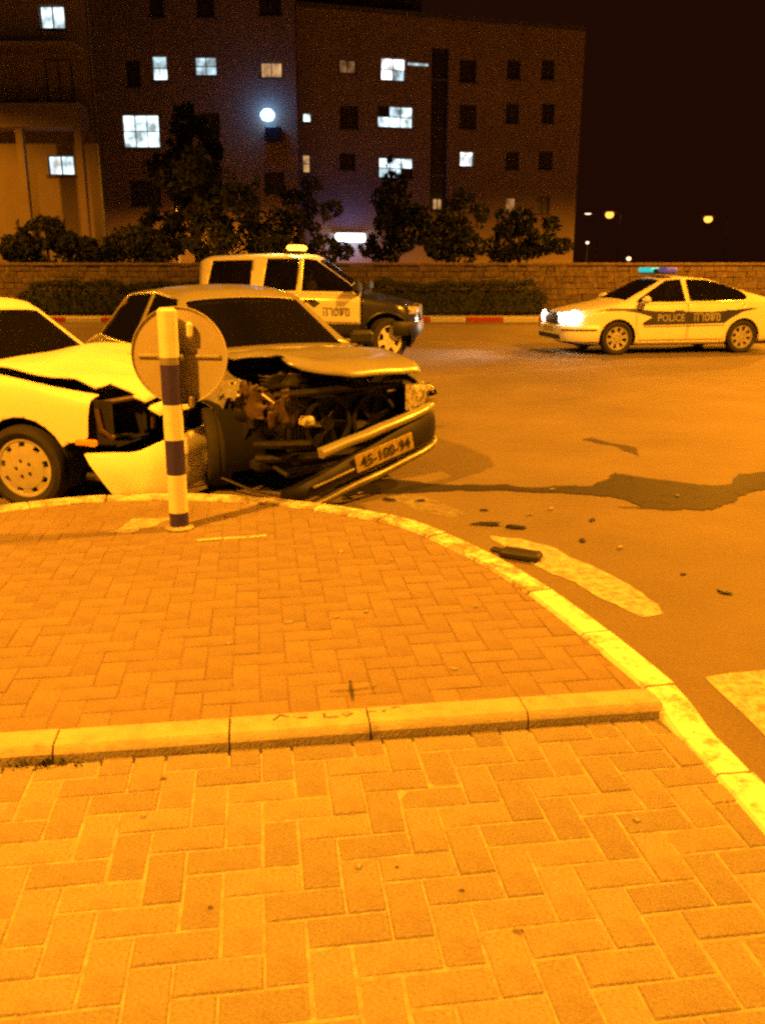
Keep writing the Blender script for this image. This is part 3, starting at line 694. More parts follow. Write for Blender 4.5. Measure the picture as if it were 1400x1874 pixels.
street_lamp((27.0, 43, 0), 9.5, 2.0, R(150), 'unseen sodium street lamp added in the yard to warm the apartment blocks', 55000, spot=170)  # added lamp out of view, warms the block fronts
street_lamp((-21.5, 33.5, 0), 8.5, 1.6, R(20), 'unseen sodium street lamp added to light the left building with balconies', 1900, spot=170)  # added lamp out of view, brightens the balcony front
street_lamp((13.6, 24.5, .0), 9.0, 2.2, R(215), 'tall sodium street lamp arching over the road behind the police saloon', 7500, spot=165)
street_lamp((-15.5, 25.6, 0), 9.0, 2.2, R(-40), 'tall sodium street lamp arching over the road left of the wrecks', 3600, spot=165)
street_lamp((28.4, 110, 0), 7.8, 1.2, R(180), 'distant sodium street lamp nearer the apartment block, glowing over the wall', None, k=2.4, spot=178)
street_lamp((41.2, 110, 0), 7.3, 2.2, R(180), 'distant sodium street lamp farther from the apartment block, beyond the police car', None, k=2.4, spot=178)
street_lamp((23.4, 100, 0), 7.1, 1.0, R(180), 'small distant whitish lamp beside the apartment block corner', None, lens='white_point', k=1.2)
street_lamp((-11.4, 51, 0), 6.3, 1.0, R(0), 'sodium street lamp added out of sight behind the tallest tree to warm the tall block', 5200, spot=175)  # added lamp, screened by the tree, throws warm light on the wall behind
def garden_lamp(loc, h, label):
    t = empty('garden_lamp', loc)
    MB().tube([(0, 0, 0), (0, 0, h - .2)], .05, 8).build('post', 'galv', t)
    MB().lathe([(0, .13), (.12, .10), (.15, 0), (.08, -.09), (0, -.10)], 14, Matrix.Translation((0, 0, h)), axis='z').build('globe', 'white_point', t, 60)
    tag(t, label, 'lamp')
garden_lamp((16.2, 60, 0), 2.12, 'low white garden lamp just above the wall near the police beacon')
garden_lamp((17.9, 80, 0), 3.65, 'thin white lamp standing far below the distant street lamps')

# ================================================================== CARS
def chaikin(p, it=2):
    for _ in range(it):
        q = [p[0]]
        for a, b in zip(p, p[1:]):
            q.append(tuple(.75 * i + .25 * j for i, j in zip(a, b))); q.append(tuple(.25 * i + .75 * j for i, j in zip(a, b)))
        q.append(p[-1]); p = q
    return p
class Shell:
    """painted car skin lofted over stations; local x forward, y left, z up"""
    def __init__(s, tabs, x0, x1, blur=.05):
        s.t = tabs; s.x0 = x0; s.x1 = x1; s.blur = blur
    def g(s, k, x):
        b = s.blur
        return sum(lerp_tab(s.t[k], x + d) for d in (-b, -b / 2, 0, b / 2, b)) / 5
    def half(s, x):
        w, wr, zb, zs, zt, cr = (s.g(k, x) for k in ('w', 'wr', 'zb', 'zs', 'zt', 'cr'))
        zr = max(zt - cr, zs + .005); A = Vector((w - .045, zs)); B = Vector((wr, zr))
        d = B - A; e = min(.05 / max(d.length, .01), .3)
        pts = [(w - .07, zb), (w - .012, zb + .06), (w, zb + .45 * (zs - zb)), (w - .012, zs - .09), (A.x, A.y), tuple(A + d * e), tuple(B - d * e), (B.x, B.y), (wr * .8, zr + .55 * (zt - zr)), (wr * .45, zr + .88 * (zt - zr)), (0.0, zt)]
        return chaikin(pts, 2)
    def bm(s, step=.065):
        n = int((s.x1 - s.x0) / step); xs = [s.x0 + (s.x1 - s.x0) * i / n for i in range(n + 1)]
        bm = bmesh.new(); rows = []
        for x in xs:
            h = s.half(x); full = [(-y, z) for y, z in h] + [(y, z) for y, z in h[-2::-1]]
            rows.append([bm.verts.new((x, y, z)) for y, z in full])
        lay = bm.faces.layers.int.new('part')
        m = len(rows[0])
        for a, b in zip(rows, rows[1:]):
            for i in range(m - 1): bm.faces.new((a[i], a[i + 1], b[i + 1], b[i]))
        for row, fl in ((rows[0], 1), (rows[-1], 0)):
            h = m // 2; K = 9; grid = []
            for i in range(h + 1):
                a, b = row[i], row[m - 1 - i]
                if a is b: grid.append([a] * (K + 1)); continue
                line = [a] + [bm.verts.new(a.co.lerp(b.co, k / K)) for k in range(1, K)] + [b]; grid.append(line)
            for i in range(h):
                for k in range(K):
                    vs = [grid[i][k], grid[i][k + 1], grid[i + 1][k + 1], grid[i + 1][k]]
                    vs2 = []
                    for v in vs:
                        if v not in vs2: vs2.append(v)
                    if len(vs2) >= 3:
                        f = bm.faces.new(vs2 if not fl else vs2[::-1]); f[lay] = -1 if fl else -2     # -1 tail, -2 nose
        bm.normal_update(); bm.faces.ensure_lookup_table()
        s.lay = lay
        # orient outward
        up = sum(f.normal.z for f in bm.faces if f.calc_center_median().z > .8)
        if up < 0: bmesh.ops.reverse_faces(bm, faces=bm.faces)
        for f in bm.faces:
            if f[lay] == -2 and f.normal.x < 0: f.normal_flip()
            if f[lay] == -1 and f.normal.x > 0: f.normal_flip()
        return bm
    def plan(s, z=.5, n=70):
        """outline of the nose in plan, from centre line to the left side, with arc length"""
        pts = [(s.x1 + .02, 0.0), (s.x1 + .015, s.g('w', s.x1) * .6)]
        x = s.x1
        while x > s.x1 - 1.1: pts.append((x, s.g('w', x))); x -= .05
        return chaikin(pts, 2)
def grow(poly, d):
    n = len(poly); ar = sum(poly[i][0] * poly[(i + 1) % n][1] - poly[(i + 1) % n][0] * poly[i][1] for i in range(n)); sg = 1 if ar > 0 else -1
    out = []
    for i in range(n):
        p0, p, p1 = Vector(poly[i - 1]), Vector(poly[i]), Vector(poly[(i + 1) % n])
        a = (p - p0).normalized(); b = (p1 - p).normalized(); na = Vector((a.y, -a.x)) * sg; nb = Vector((b.y, -b.x)) * sg
        m = (na + nb); m = m / max(m.length_squared / 2, .3); out.append(tuple(p + m * d))
    return out
def cut(bm, lay, poly, ax, filt, pid, only=(0,)):
    lo = [min(p[i] for p in poly) - .08 for i in (0, 1)]; hi = [max(p[i] for p in poly) + .08 for i in (0, 1)]
    n = len(poly)
    for i in range(n):
        a, b = poly[i], poly[(i + 1) % n]; d = (b[0] - a[0], b[1] - a[1])
        co = [0, 0, 0]; no = [0, 0, 0]; co[ax[0]], co[ax[1]] = a; no[ax[0]], no[ax[1]] = -d[1], d[0]
        fs = []
        for f in bm.faces:
            if not filt(f): continue
            c = f.calc_center_median()
            if lo[0] - .1 < c[ax[0]] < hi[0] + .1 and lo[1] - .1 < c[ax[1]] < hi[1] + .1: fs.append(f)
        es = list({e for f in fs for e in f.edges}); vs = list({v for f in fs for v in f.verts})
        bmesh.ops.bisect_plane(bm, geom=fs + es + vs, dist=1e-5, plane_co=co, plane_no=no)
    for f in bm.faces:
        if f[lay] in only and filt(f):
            c = f.calc_center_median()
            if in_poly((c[ax[0]], c[ax[1]]), poly): f[lay] = pid
def side_f(s): return lambda f: f.calc_center_median().y * s > .2 and abs(f.normal.y) > .22
def top_f(f): return f.normal.z > .12
def circle(cx, cz, r, n=26): return [(cx + r * math.cos(2 * math.pi * k / n), cz + r * math.sin(2 * math.pi * k / n)) for k in range(n)]
def part(bm, lay, pid, name, m, root, fn=None, thick=.012, drop=None, smooth=32):
    ids = {}; vs = []; fs = []
    for f in bm.faces:
        if f[lay] != pid: continue
        if drop and drop(f.calc_center_median()): continue
        t = []
        for v in f.verts:
            if v.index not in ids: ids[v.index] = len(vs); vs.append(Vector(v.co))
            t.append(ids[v.index])
        fs.append(tuple(t))
    if not fs: return None
    if fn: vs = [fn(v) for v in vs]
    me = bpy.data.meshes.new(name); me.from_pydata([tuple(v) for v in vs], [], fs); me.update(); shade(me, smooth)
    o = link(name, me, m, root)
    if thick:
        md = o.modifiers.new('thickness', 'SOLIDIFY'); md.thickness = thick; md.offset = -1
    return o
def wheel(root, pos, r, wd, n_sp, ri, ro, spw, rim_m, side, steer=0.0, fn=None, hub=.05, dish=.02):
    """tyre with its rim; side = -1 shows its outer face to -y"""
    M = Matrix.Translation(pos) @ Matrix.Rotation(steer, 4, 'Z') @ Matrix.Rotation(0 if side > 0 else math.pi, 4, 'Z')
    w2 = wd / 2
    prof = [(ro * r + .005, -w2 + .02), (r - .045, -w2), (r - .012, -w2 + .012), (r, -w2 + .035), (r, -.012), (r - .006, -.008), (r - .006, .008), (r, .012), (r, w2 - .035), (r - .012, w2 - .012), (r - .045, w2), (ro * r + .005, w2 - .02), (ro * r - .01, w2 - .05), (ro * r - .01, -w2 + .05)]
    t = MB().lathe(prof, 40, M, closed=True).build('wheel', 'rubber', root, 40)
    mb = MB(); a, b = ri * r, ro * r
    yo = w2 - .025
    mb.lathe([(b - .022, yo - .012), (b - .012, yo), (b + .006, yo + .003), (b + .006, yo - .09), (b - .03, yo - .09)], 40, M, closed=True)
    mb.lathe([(0, yo - dish + .012), (hub, yo - dish + .010), (a, yo - dish), (a, yo - dish - .03), (0, yo - dish - .03)], 32, M)
    for k in range(n_sp):
        t0 = 2 * math.pi * k / n_sp + .2
        for y0, y1 in (((yo - dish - .001), (yo - .006)),):
            h1, h2 = spw[0] / 2, spw[1] / 2
            RM = M @ Matrix.Rotation(t0, 4, 'Y')
            mb.add([(a - .01, y0, -h1), (b - .012, y1, -h2), (b - .012, y1, h2), (a - .01, y0, h1), (a - .01, y0 - .022, -h1), (b - .012, y1 - .022, -h2), (b - .012, y1 - .022, h2), (a - .01, y0 - .022, h1)],
                   [(0, 1, 2, 3), (4, 7, 6, 5), (0, 4, 5, 1), (3, 2, 6, 7), (1, 5, 6, 2), (0, 3, 7, 4)], RM)
    mb.build('rim', rim_m, t, 30)
    MB().lathe([(0, yo - dish - .05), (b - .02, yo - dish - .05), (b - .02, -w2 + .06), (0, -w2 + .06)], 24, M).build('brake_disc', 'liner', t, 30)
    mb = MB()
    for k in range(5):
        q = 2 * math.pi * k / 5; mb.lathe([(0, yo - dish + .02), (.009, yo - dish + .018), (.011, yo - dish)], 6, M @ Matrix.Translation((.055 * math.cos(q), 0, .055 * math.sin(q))))
    mb.build('wheel_nuts', 'dark_metal', t, 30)
    return t
def wrap(sh, a0, a1, z, name, m, root, off=.012, bulge=.0, thick=.03, n=16, fn=None, zend=None, M=None, rake=0.0, slant=0.0):
    """panel following the nose outline between arc lengths a0..a1 (+ left), z = (low, high)"""
    P = sh.plan(); S = [0.0]
    for p, q in zip(P, P[1:]): S.append(S[-1] + math.hypot(q[0] - p[0], q[1] - p[1]))
    def at(a):
        s = abs(a)
        for i in range(len(S) - 1):
            if s <= S[i + 1] or i == len(S) - 2:
                t = (s - S[i]) / (S[i + 1] - S[i]); x = P[i][0] + (P[i + 1][0] - P[i][0]) * t; y = P[i][1] + (P[i + 1][1] - P[i][1]) * t
                d = Vector((P[i + 1][0] - P[i][0], P[i + 1][1] - P[i][1])).normalized(); nn = Vector((d.y, -d.x))
                return (Vector((x, y)), nn) if a >= 0 else (Vector((x, -y)), Vector((nn.x, -nn.y)))
    mb = MB(); K = 6
    for k in range(n + 1):
        t = k / n; zl, zh = z
        if zend: zl += (zend[0] - z[0]) * t; zh += (zend[1] - z[1]) * t
        for j in range(K + 1):
            q = j / K; p, nn = at(a0 + (a1 - a0) * t + slant * (1 - q) * (1 - t) ** 2); o = off + bulge * math.sin(math.pi * q) ** .6; zz = zl + (zh - zl) * q
            mb.v.append((p.x + nn.x * o - rake * (zz - z[0]), p.y + nn.y * o, zz))
        for j in range(K, -1, -1):
            q = j / K; p, nn = at(a0 + (a1 - a0) * t + slant * (1 - q) * (1 - t) ** 2); zz = zl + (zh - zl) * q; o = off - thick
            mb.v.append((p.x + nn.x * o - rake * (zz - z[0]), p.y + nn.y * o, zz))
    mm = 2 * K + 2
    for k in range(n):
        for j in range(mm):
            j2 = (j + 1) % mm; mb.f.append((k * mm + j, (k + 1) * mm + j, (k + 1) * mm + j2, k * mm + j2))
    mb.f += [tuple(range(mm)), tuple(range(n * mm + mm - 1, n * mm - 1, -1))]
    if M is not None: mb.v = [tuple(M @ Vector(v)) for v in mb.v]
    if fn: mb.v = [tuple(fn(Vector(v))) for v in mb.v]
    return mb.build(name, m, root, 40)
def seat(root, x, y, z, w=.46, fn=None):
    mb = MB()
    mb.box((x - .05, y - w / 2, z), (x + .45, y + w / 2, z + .16), ch=.05)
    mb.box((-.06, -w / 2, 0), (.06, w / 2, .56), Matrix.Translation((x - .08, y, z + .12)) @ Matrix.Rotation(R(-14), 4, 'Y'), ch=.05)
    mb.box((-.045, -.13, .0), (.045, .13, .19), Matrix.Translation((x - .23, y, z + .68)) @ Matrix.Rotation(R(-14), 4, 'Y'), ch=.04)
    return mb.build('seat', 'seat', root, 40)
def cabin(root, xd, xf, xr, wid, zf, zbelt, steer_y):
    MB().box((xr - .5, -wid, zf - .06), (xd + .1, wid, zf), ch=.01).build('cabin_floor', 'interior', root)
    MB().box((xd - .25, -wid + .02, zbelt - .30), (xd + .12, wid - .02, zbelt - .03), ch=.06).build('dashboard', 'interior', root)
    seat(root, xf, .35, zf + .08); seat(root, xf, -.35, zf + .08)
    seat(root, xr, 0, zf + .08, wid * 1.75)
    MB().lathe([(.18, -.014), (.194, 0), (.18, .014), (.166, 0)], 24, Matrix.Translation((xd - .38, steer_y, zbelt - .08)) @ Matrix.Rotation(R(-65), 4, 'Y'), axis='z', closed=True).build('steering_wheel', 'interior', root)
def arch_liner(root, cx, cz, r, y0, y1, side):
    mb = MB(); n = 22; vs = []
    for k in range(n + 1):
        t = R(-20) + R(220) * k / n
        for y in (y0, y1): vs.append((cx + r * math.cos(t), side * y, max(cz + r * math.sin(t), .12)))
    mb.add(vs, [(2 * k, 2 * k + 1, 2 * k + 3, 2 * k + 2) for k in range(n)])
    c = len(mb.v); mb.add([(cx, side * y1, cz)] + [(cx + r * math.cos(R(-20) + R(220) * k / n), side * y1, max(cz + r * math.sin(R(-20) + R(220) * k / n), .12)) for k in range(n + 1)], [(0, k + 1, k + 2) for k in range(n)])
    return mb.build('wheel_arch', 'liner', root, 40, fix=False)
HEB = {'mem': [[(.12, 0), (.12, .65), (0, 1)], [(.12, .65), (.4, 1), (.8, .85), (.85, 0), (.45, 0)]], 'shin': [[(0, 1), (.1, .12), (.4, 0), (.8, .3), (.92, 1)], [(.46, 1), (.36, .08)]],
       'tet': [[(.25, 1), (0, .8), (.06, .1), (.4, 0), (.85, .12), (.9, .8), (.62, 1), (.5, .75)]], 'resh': [[(0, 1), (.6, 1), (.85, .8), (.85, 0)]], 'he': [[(0, 1), (.9, 1), (.9, 0)], [(.14, .6), (.14, 0)]]}
def hebrew(h, w, gap, sw):
    """flat strokes of the word for police, drawn left to right: he resh tet shin mem"""
    out = []; x = 0.0
    for k in ('he', 'resh', 'tet', 'shin', 'mem'):
        for st in HEB[k]:
            for (a, b), (c, d) in zip(st, st[1:]):
                p, q = Vector((x + a * w, b * h)), Vector((x + c * w, d * h)); dd = (q - p).normalized() * sw / 2; n = Vector((-dd.y, dd.x))
                out.append([p - dd - n, q + dd - n, q + dd + n, p - dd + n])
        x += w + gap
    return out, x - gap
def latin(txt, h):
    cu = bpy.data.curves.new('text', 'FONT'); cu.body = txt; cu.size = h * 1.4; cu.resolution_u = 2; cu.offset = h * .02
    o = bpy.data.objects.new('text', cu); C.objects.link(o)
    me = bpy.data.meshes.new_from_object(o.evaluated_get(bpy.context.evaluated_depsgraph_get()))
    vs = [Vector(v.co[:2]) for v in me.vertices]; fs = [tuple(p.vertices) for p in me.polygons]
    bpy.data.objects.remove(o); bpy.data.curves.remove(cu); bpy.data.meshes.remove(me)
    w = max(v.x for v in vs) if vs else 0
    return vs, fs, w
def on_side(bvh, sgn, x, z, off=.004):
    hit = bvh.ray_cast(Vector((x, sgn * 2.0, z)), Vector((0, -sgn, 0)))
    return (hit[0] + hit[1] * off * (1 if hit[1].y * sgn > 0 else -1)) if hit[0] else Vector((x, sgn * .84, z))

# ------------------------------------------------------------------ wrecked silver saloon
BPOS, BH_ = Vector((-1.38, 7.98, 0)), R(-56)
def saloon_tabs(fr=.22):
    return dict(
        zt=[(-2.12, .84), (-2.0, .93), (-1.55, .965), (-1.46, .975), (-.92, 1.365), (-.20, 1.415), (fr, 1.375), (.92, .955), (1.2, .91), (1.95, .78), (2.1, .69), (2.14, .62)],
        cr=[(-2.12, .03), (-1.3, .03), (-.8, .05), (.2, .05), (.95, .035), (2.1, .03)],
        zs=[(-2.12, .78), (-1.3, .90), (.9, .875), (1.4, .84), (1.95, .72), (2.14, .56)],
        zb=[(-2.12, .36), (-1.9, .24), (-1.4, .20), (1.6, .20), (1.95, .24), (2.14, .30)],
        w=[(-2.12, .64), (-1.98, .76), (-1.2, .83), (-.2, .845), (.8, .84), (1.5, .815), (1.9, .765), (2.08, .69), (2.14, .62)],
        wr=[(-2.12, .52), (-1.55, .68), (-1.42, .66), (-.92, .565), (fr - .02, .555), (.95, .70), (1.6, .70), (2.0, .64), (2.14, .52)])
def saloon(root, paint, def_fn=None, bonnet_fn=None, drop_wing=None, nose=True, wing_fn=None, glass_m='glass', drop_nose=None, fr=.22, extra=(), drop_left=None):
    sh = Shell(saloon_tabs(fr), -2.12, 2.14); bm = sh.bm(); lay = sh.lay
    for s in (1, -1):
        F = side_f(s)
        for cx in (1.30, -1.22): cut(bm, lay, circle(cx, .29, .345), (0, 2), F, 99, (0, -2, -1))
        wf = [(.80, .915), (fr + .04, 1.305), (-.17, 1.34), (-.19, .925)]; wr_ = [(-.265, .925), (-.245, 1.34), (-.80, 1.315), (-1.18, 1.05), (-1.22, .955)]
        cut(bm, lay, wf, (0, 2), F, 20 + (s > 0)); cut(bm, lay, wr_, (0, 2), F, 22 + (s > 0))
        df = [(-.205, .25), (.72, .25), (.80, .5), (.80, .872), (-.205, .885)]; dr = [(-.225, .25), (-.225, .885), (-1.14, .91), (-1.06, .70), (-.90, .50), (-.84, .25)]
        for poly, pid in ((df, 30 + (s > 0)), (dr, 32 + (s > 0))):
            cut(bm, lay, grow(poly, .006), (0, 2), F, 98); cut(bm, lay, poly, (0, 2), F, pid, (98,))
    for poly, s in extra: cut(bm, lay, poly, (0, 2), (lambda f, s=s: f.calc_center_median().y * s > .45), 97, (0, -2))
    cut(bm, lay, [(.90, -.60), (.90, .60), (fr + .10, .50), (fr + .10, -.50)], (0, 1), top_f, 24)
    cut(bm, lay, [(-1.42, -.58), (-1.0, -.50), (-1.0, .50), (-1.42, .58)], (0, 1), top_f, 25)
    bn = [(.975, -.665), (1.5, -.665), (2.06, -.575), (2.06, .575), (1.5, .665), (.975, .665)]
    cut(bm, lay, grow(bn, .007), (0, 1), top_f, 98, (0, -2)); cut(bm, lay, bn, (0, 1), top_f, 40, (98,))
    fs = [f for f in bm.faces if f[lay] == 0]
    bmesh.ops.bisect_plane(bm, geom=fs + list({e for f in fs for e in f.edges}) + list({v for f in fs for v in f.verts}), dist=1e-5, plane_co=(.87, 0, 0), plane_no=(1, 0, 0))
    for f in bm.faces:
        if f[lay] == 0:
            c = f.calc_center_median()
            if c.x > .87: f[lay] = (50 if c.y < 0 else 51) if abs(c.y) > .5 or c.x > 1.05 else 0
    bm.verts.index_update()
    part(bm, lay, 0, 'body', paint, root, def_fn, .014)
    if nose: part(bm, lay, -2, 'front_panel', paint, root, def_fn, drop=drop_nose)
    part(bm, lay, -1, 'tail_panel', paint, root, def_fn)
    part(bm, lay, 50, 'front_wing', paint, root, wing_fn or def_fn, drop=drop_wing); part(bm, lay, 51, 'front_wing', paint, root, def_fn, drop=drop_left)
    part(bm, lay, 40, 'bonnet', paint, root, bonnet_fn or def_fn, .016)
    for pid in (30, 31, 32, 33):
        d = part(bm, lay, pid, 'door', paint, root, def_fn)
        s = 1 if pid % 2 else -1; hx = -.12 if pid < 32 else -.98
        h = MB().box((hx, s * .842 - .016, .77), (hx + .17, s * .842 + .016, .80), ch=.012)
        h.v = [tuple(def_fn(Vector(v))) if def_fn else v for v in h.v]; h.build('handle', 'black', d)
    for pid in (20, 21, 22, 23): part(bm, lay, pid, 'side_window', glass_m, root, def_fn, .005)
    part(bm, lay, 24, 'windscreen', 'glass_clear', root, def_fn, .005); part(bm, lay, 25, 'rear_window', glass_m, root, def_fn, .005)
    for s in (1, -1):
        for cx in (1.30, -1.22): arch_liner(root, cx, .29, .35, .80, .50, s)
    MB().box((-1.95, -.62, .17), (1.75, .62, .25), ch=.02).build('underbody', 'liner', root)
    cabin(root, .95, -.02, -.86, .70, .30, .93, .35)
    MB().box((1.0, -.62, .25), (1.03, .62, .86)).build('bulkhead', 'dark_metal', root)
    return sh, bm
B = tag(empty('wrecked_car', BPOS, BH_), 'silver saloon with crushed open front, hanging bumper and raised bonnet', 'car')
B.scale = (1.03, 1.03, 1.03)
def b_wing(v):
    k = sm(1.05, 1.6, v.x); n = nz3(v, 5.0, 3.0)
    rg = 1 - abs(noise.noise(Vector((v.x * 5, v.y * 3, v.z * 5)))) * 3
    return v + Vector((-.10 * k, .05 * k + .03 * max(rg, 0) * k, -.02 * k)) + n * (.045 * k)
def b_drop_wing(c):
    return c.x > (1.66 if c.z > .63 else 1.32) + .10 * noise.noise(Vector((c.y * 7, c.z * 9, 1)))
def b_bonnet(v):
    t = sm(.97, 2.06, v.x); r = sm(.05, -.66, v.y)
    f = sm(1.45, 2.06, v.x)
    x = v.x - .34 * r * f - .02 * t; y = v.y + .10 * r * f
    z = v.z + .075 * t + .05 * sm(.97, 1.3, v.x) + .085 * r * f + .03 * r * t
    # buckle across the middle and a fold in the torn corner
    z += .030 * math.exp(-((v.x - 1.45) / .12) ** 2) * (.4 + .6 * r)
    z -= .03 * math.exp(-((v.y + .22) / .13) ** 2) * f
    rg = 1 - abs(noise.noise(Vector((v.x * 2.2, v.y * 3.4, 4.0)))) * 2.4
    return Vector((x, y, z + .018 * max(rg, 0) * t)) + nz3(v, 3.5, 8) * (.010 + .02 * r * f) + nz3(v, 11, 3) * .012 * r * f
def b_body(v):
    # dent from the white car pressed into the right doors
    k = math.exp(-((v.x - .55) / .55) ** 2) * sm(-.3, -.84, v.y) * sm(1.0, .7, v.z)
    return v + Vector((0, .10 * k, 0)) + nz3(v, 6, 2) * .02 * k
torn = [(1.40, .10), (1.44, .40), (1.36, .55), (1.50, .64), (1.58, .60), (1.66, .70), (1.60, .78), (1.72, .95), (2.4, .95), (2.4, .10)]
shB, bmB = saloon(B, 'silver_car', b_body, b_bonnet, lambda c: c.x > 1.98, nose=False, wing_fn=b_wing, extra=[(torn, -1)], drop_left=lambda c: c.x > 2.02 and c.y < .55)
# rear lamps
for s in (1, -1):
    MB().box((-2.15, s * .42 - .16, .66), (-2.09, s * .42 + .16, .80), ch=.02).build('rear_lamp', 'red_lens', B)
# remaining left headlamp
hl = wrap(shB, .46, .80, (.555, .745), 'headlamp', 'lens', B, off=-.03, bulge=.03, thick=.10, zend=(.57, .73))
wrap(shB, .56, .70, (.60, .70), 'reflector', 'chrome', hl, off=.002, bulge=.012, thick=.01)
wrap(shB, .785, .93, (.59, .70), 'indicator', 'amber', B, off=-.02, bulge=.02, thick=.06)
# wheels
wheel(B, (1.30, -.735, .29), .29, .18, 9, .45, .66, (.05, .06), 'hubcap', -1, R(-14))
wheel(B, (1.30, .735, .29), .29, .18, 9, .45, .66, (.05, .06), 'hubcap', 1, R(-14))
wheel(B, (-1.22, -.74, .29), .29, .18, 9, .45, .66, (.05, .06), 'hubcap', -1)
wheel(B, (-1.22, .74, .29), .29, .18, 9, .45, .66, (.05, .06), 'hubcap', 1)
for s in (1, -1):
    m = MB(); m.box((-.05, -.10, -.06), (.05, .10, .06), Matrix.Translation((.70, s * .93, .97)) @ Matrix.Rotation(s * R(-12), 4, 'Z'), ch=.03); m.tube([(.70, s * .93, .93), (.72, s * .80, .90)], .02, 6); m.build('mirror', 'black', B)
# engine bay
def bay(name, mb, m, p=B): return mb.build(name, m, p, 35)
bay('radiator', MB().box((1.80, -.42, .30), (1.85, .50, .68), ch=.01), 'dark_metal')
mb = MB()
for i in range(30): mb.box((1.852, -.40 + i * .03, .32), (1.856, -.392 + i * .03, .66))
bay('radiator_fins', mb, 'black')
for y in (-.12, .27):
    f = bay('fan_shroud', MB().lathe([(.185, 0), (.19, .035), (.165, .04), (.165, 0)], 30, Matrix.Translation((1.86, y, .49)), axis='x', closed=True), 'black')
    bay('fan_hub', MB().lathe([(0, .03), (.05, .028), (.06, .0)], 20, Matrix.Translation((1.86, y, .49)), axis='x'), 'dark_metal', f)
    for k in range(6):
        bay('fan_blade', MB().box((0, .045, -.028), (.006, .16, .028), Matrix.Translation((1.872, y, .49)) @ Matrix.Rotation(k * math.pi / 3 + y, 4, 'X') @ Matrix.Rotation(R(24), 4, 'Y')), 'black', f)
mb = MB(); pts = [(1.84, .70, .70), (1.93, .45, .735), (1.95, .1, .735), (1.90, -.25, .72), (1.78, -.48, .70)]
mb.tube(pts, .028, 8); bay('crossmember', mb, 'dark_metal')
mb = MB(); mb.tube([(1.90, .62, .30), (1.93, .2, .27), (1.90, -.3, .27), (1.70, -.6, .26)], .035, 8); bay('lower_crossmember', mb, 'dark_metal')
bay('engine_block', MB().box((1.25, -.35, .35), (1.70, .38, .74), ch=.04), 'dark_metal')
bay('cam_cover', MB().box((1.30, -.28, .74), (1.52, .30, .82), ch=.03), 'dark_metal')
bay('battery', MB().box((1.30, .40, .55), (1.55, .60, .80), ch=.012), 'black')
bay('air_box', MB().box((1.38, -.56, .50), (1.66, -.38, .70), Matrix.Rotation(R(6), 4, 'X'), ch=.03), 'black')
mb = MB(); mb.tube([(1.5, -.3, .76), (1.66, -.36, .83), (1.80, -.34, .74), (1.80, -.38, .55)], .024, 8); bay('radiator_hose', mb, 'black')
mb = MB(); mb.tube([(1.4, .2, .82), (1.6, .25, .86), (1.78, .3, .72)], .018, 8); bay('coolant_hose', mb, 'black')
# torn inner wing and headlamp carrier on the crushed side
def crumple(cx, cy, cz, sx, sz, m, name, seed, rot=0.0, amp=.05, sy=.0):
    mb = MB(); n = 9; M = Matrix.Translation((cx, cy, cz)) @ Matrix.Rotation(rot, 4, 'Z')
    for i in range(n):
        for j in range(n):
            a, b = (i / (n - 1) - .5) * sx, (j / (n - 1) - .5) * sz
            d = nz3((a, b, 0), 9.0, seed) * amp
            mb.v.append(tuple(M @ Vector((a + d.x * .7, d.y + sy * b, b + d.z * .7))))
    for i in range(n - 1):
        for j in range(n - 1):
            if (i in (0, n - 2) or j in (0, n - 2)) and noise.noise(Vector((i * .9, j * .9, seed))) > .12: continue
            mb.f.append((i * n + j, i * n + n + j, i * n + n + j + 1, i * n + j + 1))
    o = mb.build(name, m, B, 40); md = o.modifiers.new('thickness', 'SOLIDIFY'); md.thickness = .004
    return o
crumple(1.62, -.62, .66, .42, .22, 'rust', 'inner_wing', 1.0, R(18), .07)
crumple(1.75, -.52, .68, .32, .20, 'rust', 'headlamp_carrier', 2.0, R(60), .07)
crumple(1.70, -.50, .46, .40, .22, 'dark_metal', 'splash_panel', 3.0, R(40), .06)
crumple(1.86, -.44, .60, .26, .18, 'rust', 'radiator_panel', 4.0, R(85), .06)
crumple(1.55, -.70, .74, .26, .12, 'silver_car', 'torn_wing_edge', 5.0, R(5), .06, .5)
crumple(1.80, -.42, .80, .34, .10, 'dark_metal', 'torn_slam_panel', 6.0, R(70), .05)
crumple(1.50, -.66, .50, .30, .30, 'liner', 'torn_liner', 7.0, R(10), .08)
bay('broken_lamp', MB().box((1.86, -.46, .49), (1.95, -.36, .565), Matrix.Rotation(R(3), 4, 'Z'), ch=.02), 'lens')
mb = MB(); mb.tube([(1.9, -.42, .66), (1.93, -.33, .63)], .012, 6); bay('bracket', mb, 'chrome')
mb = MB(); mb.tube([(1.78, -.57, .72), (1.86, -.52, .66)], .014, 6); bay('bracket', mb, 'chrome')
mb = MB(); mb.tube([(1.7, -.6, .36), (1.9, -.5, .38), (1.94, -.3, .37)], .03, 8); bay('chassis_rail', mb, 'dark_metal')
mb = MB(); mb.tube([(1.30, -.60, .27), (1.62, -.52, .24), (1.9, -.46, .16)], .016, 6); bay('torn_pipe', mb, 'black')
mb = MB(); mb.tube([(1.5, -.8, .12), (1.75, -.66, .05), (2.0, -.55, .04)], .01, 6); bay('trailing_wire', mb, 'black')
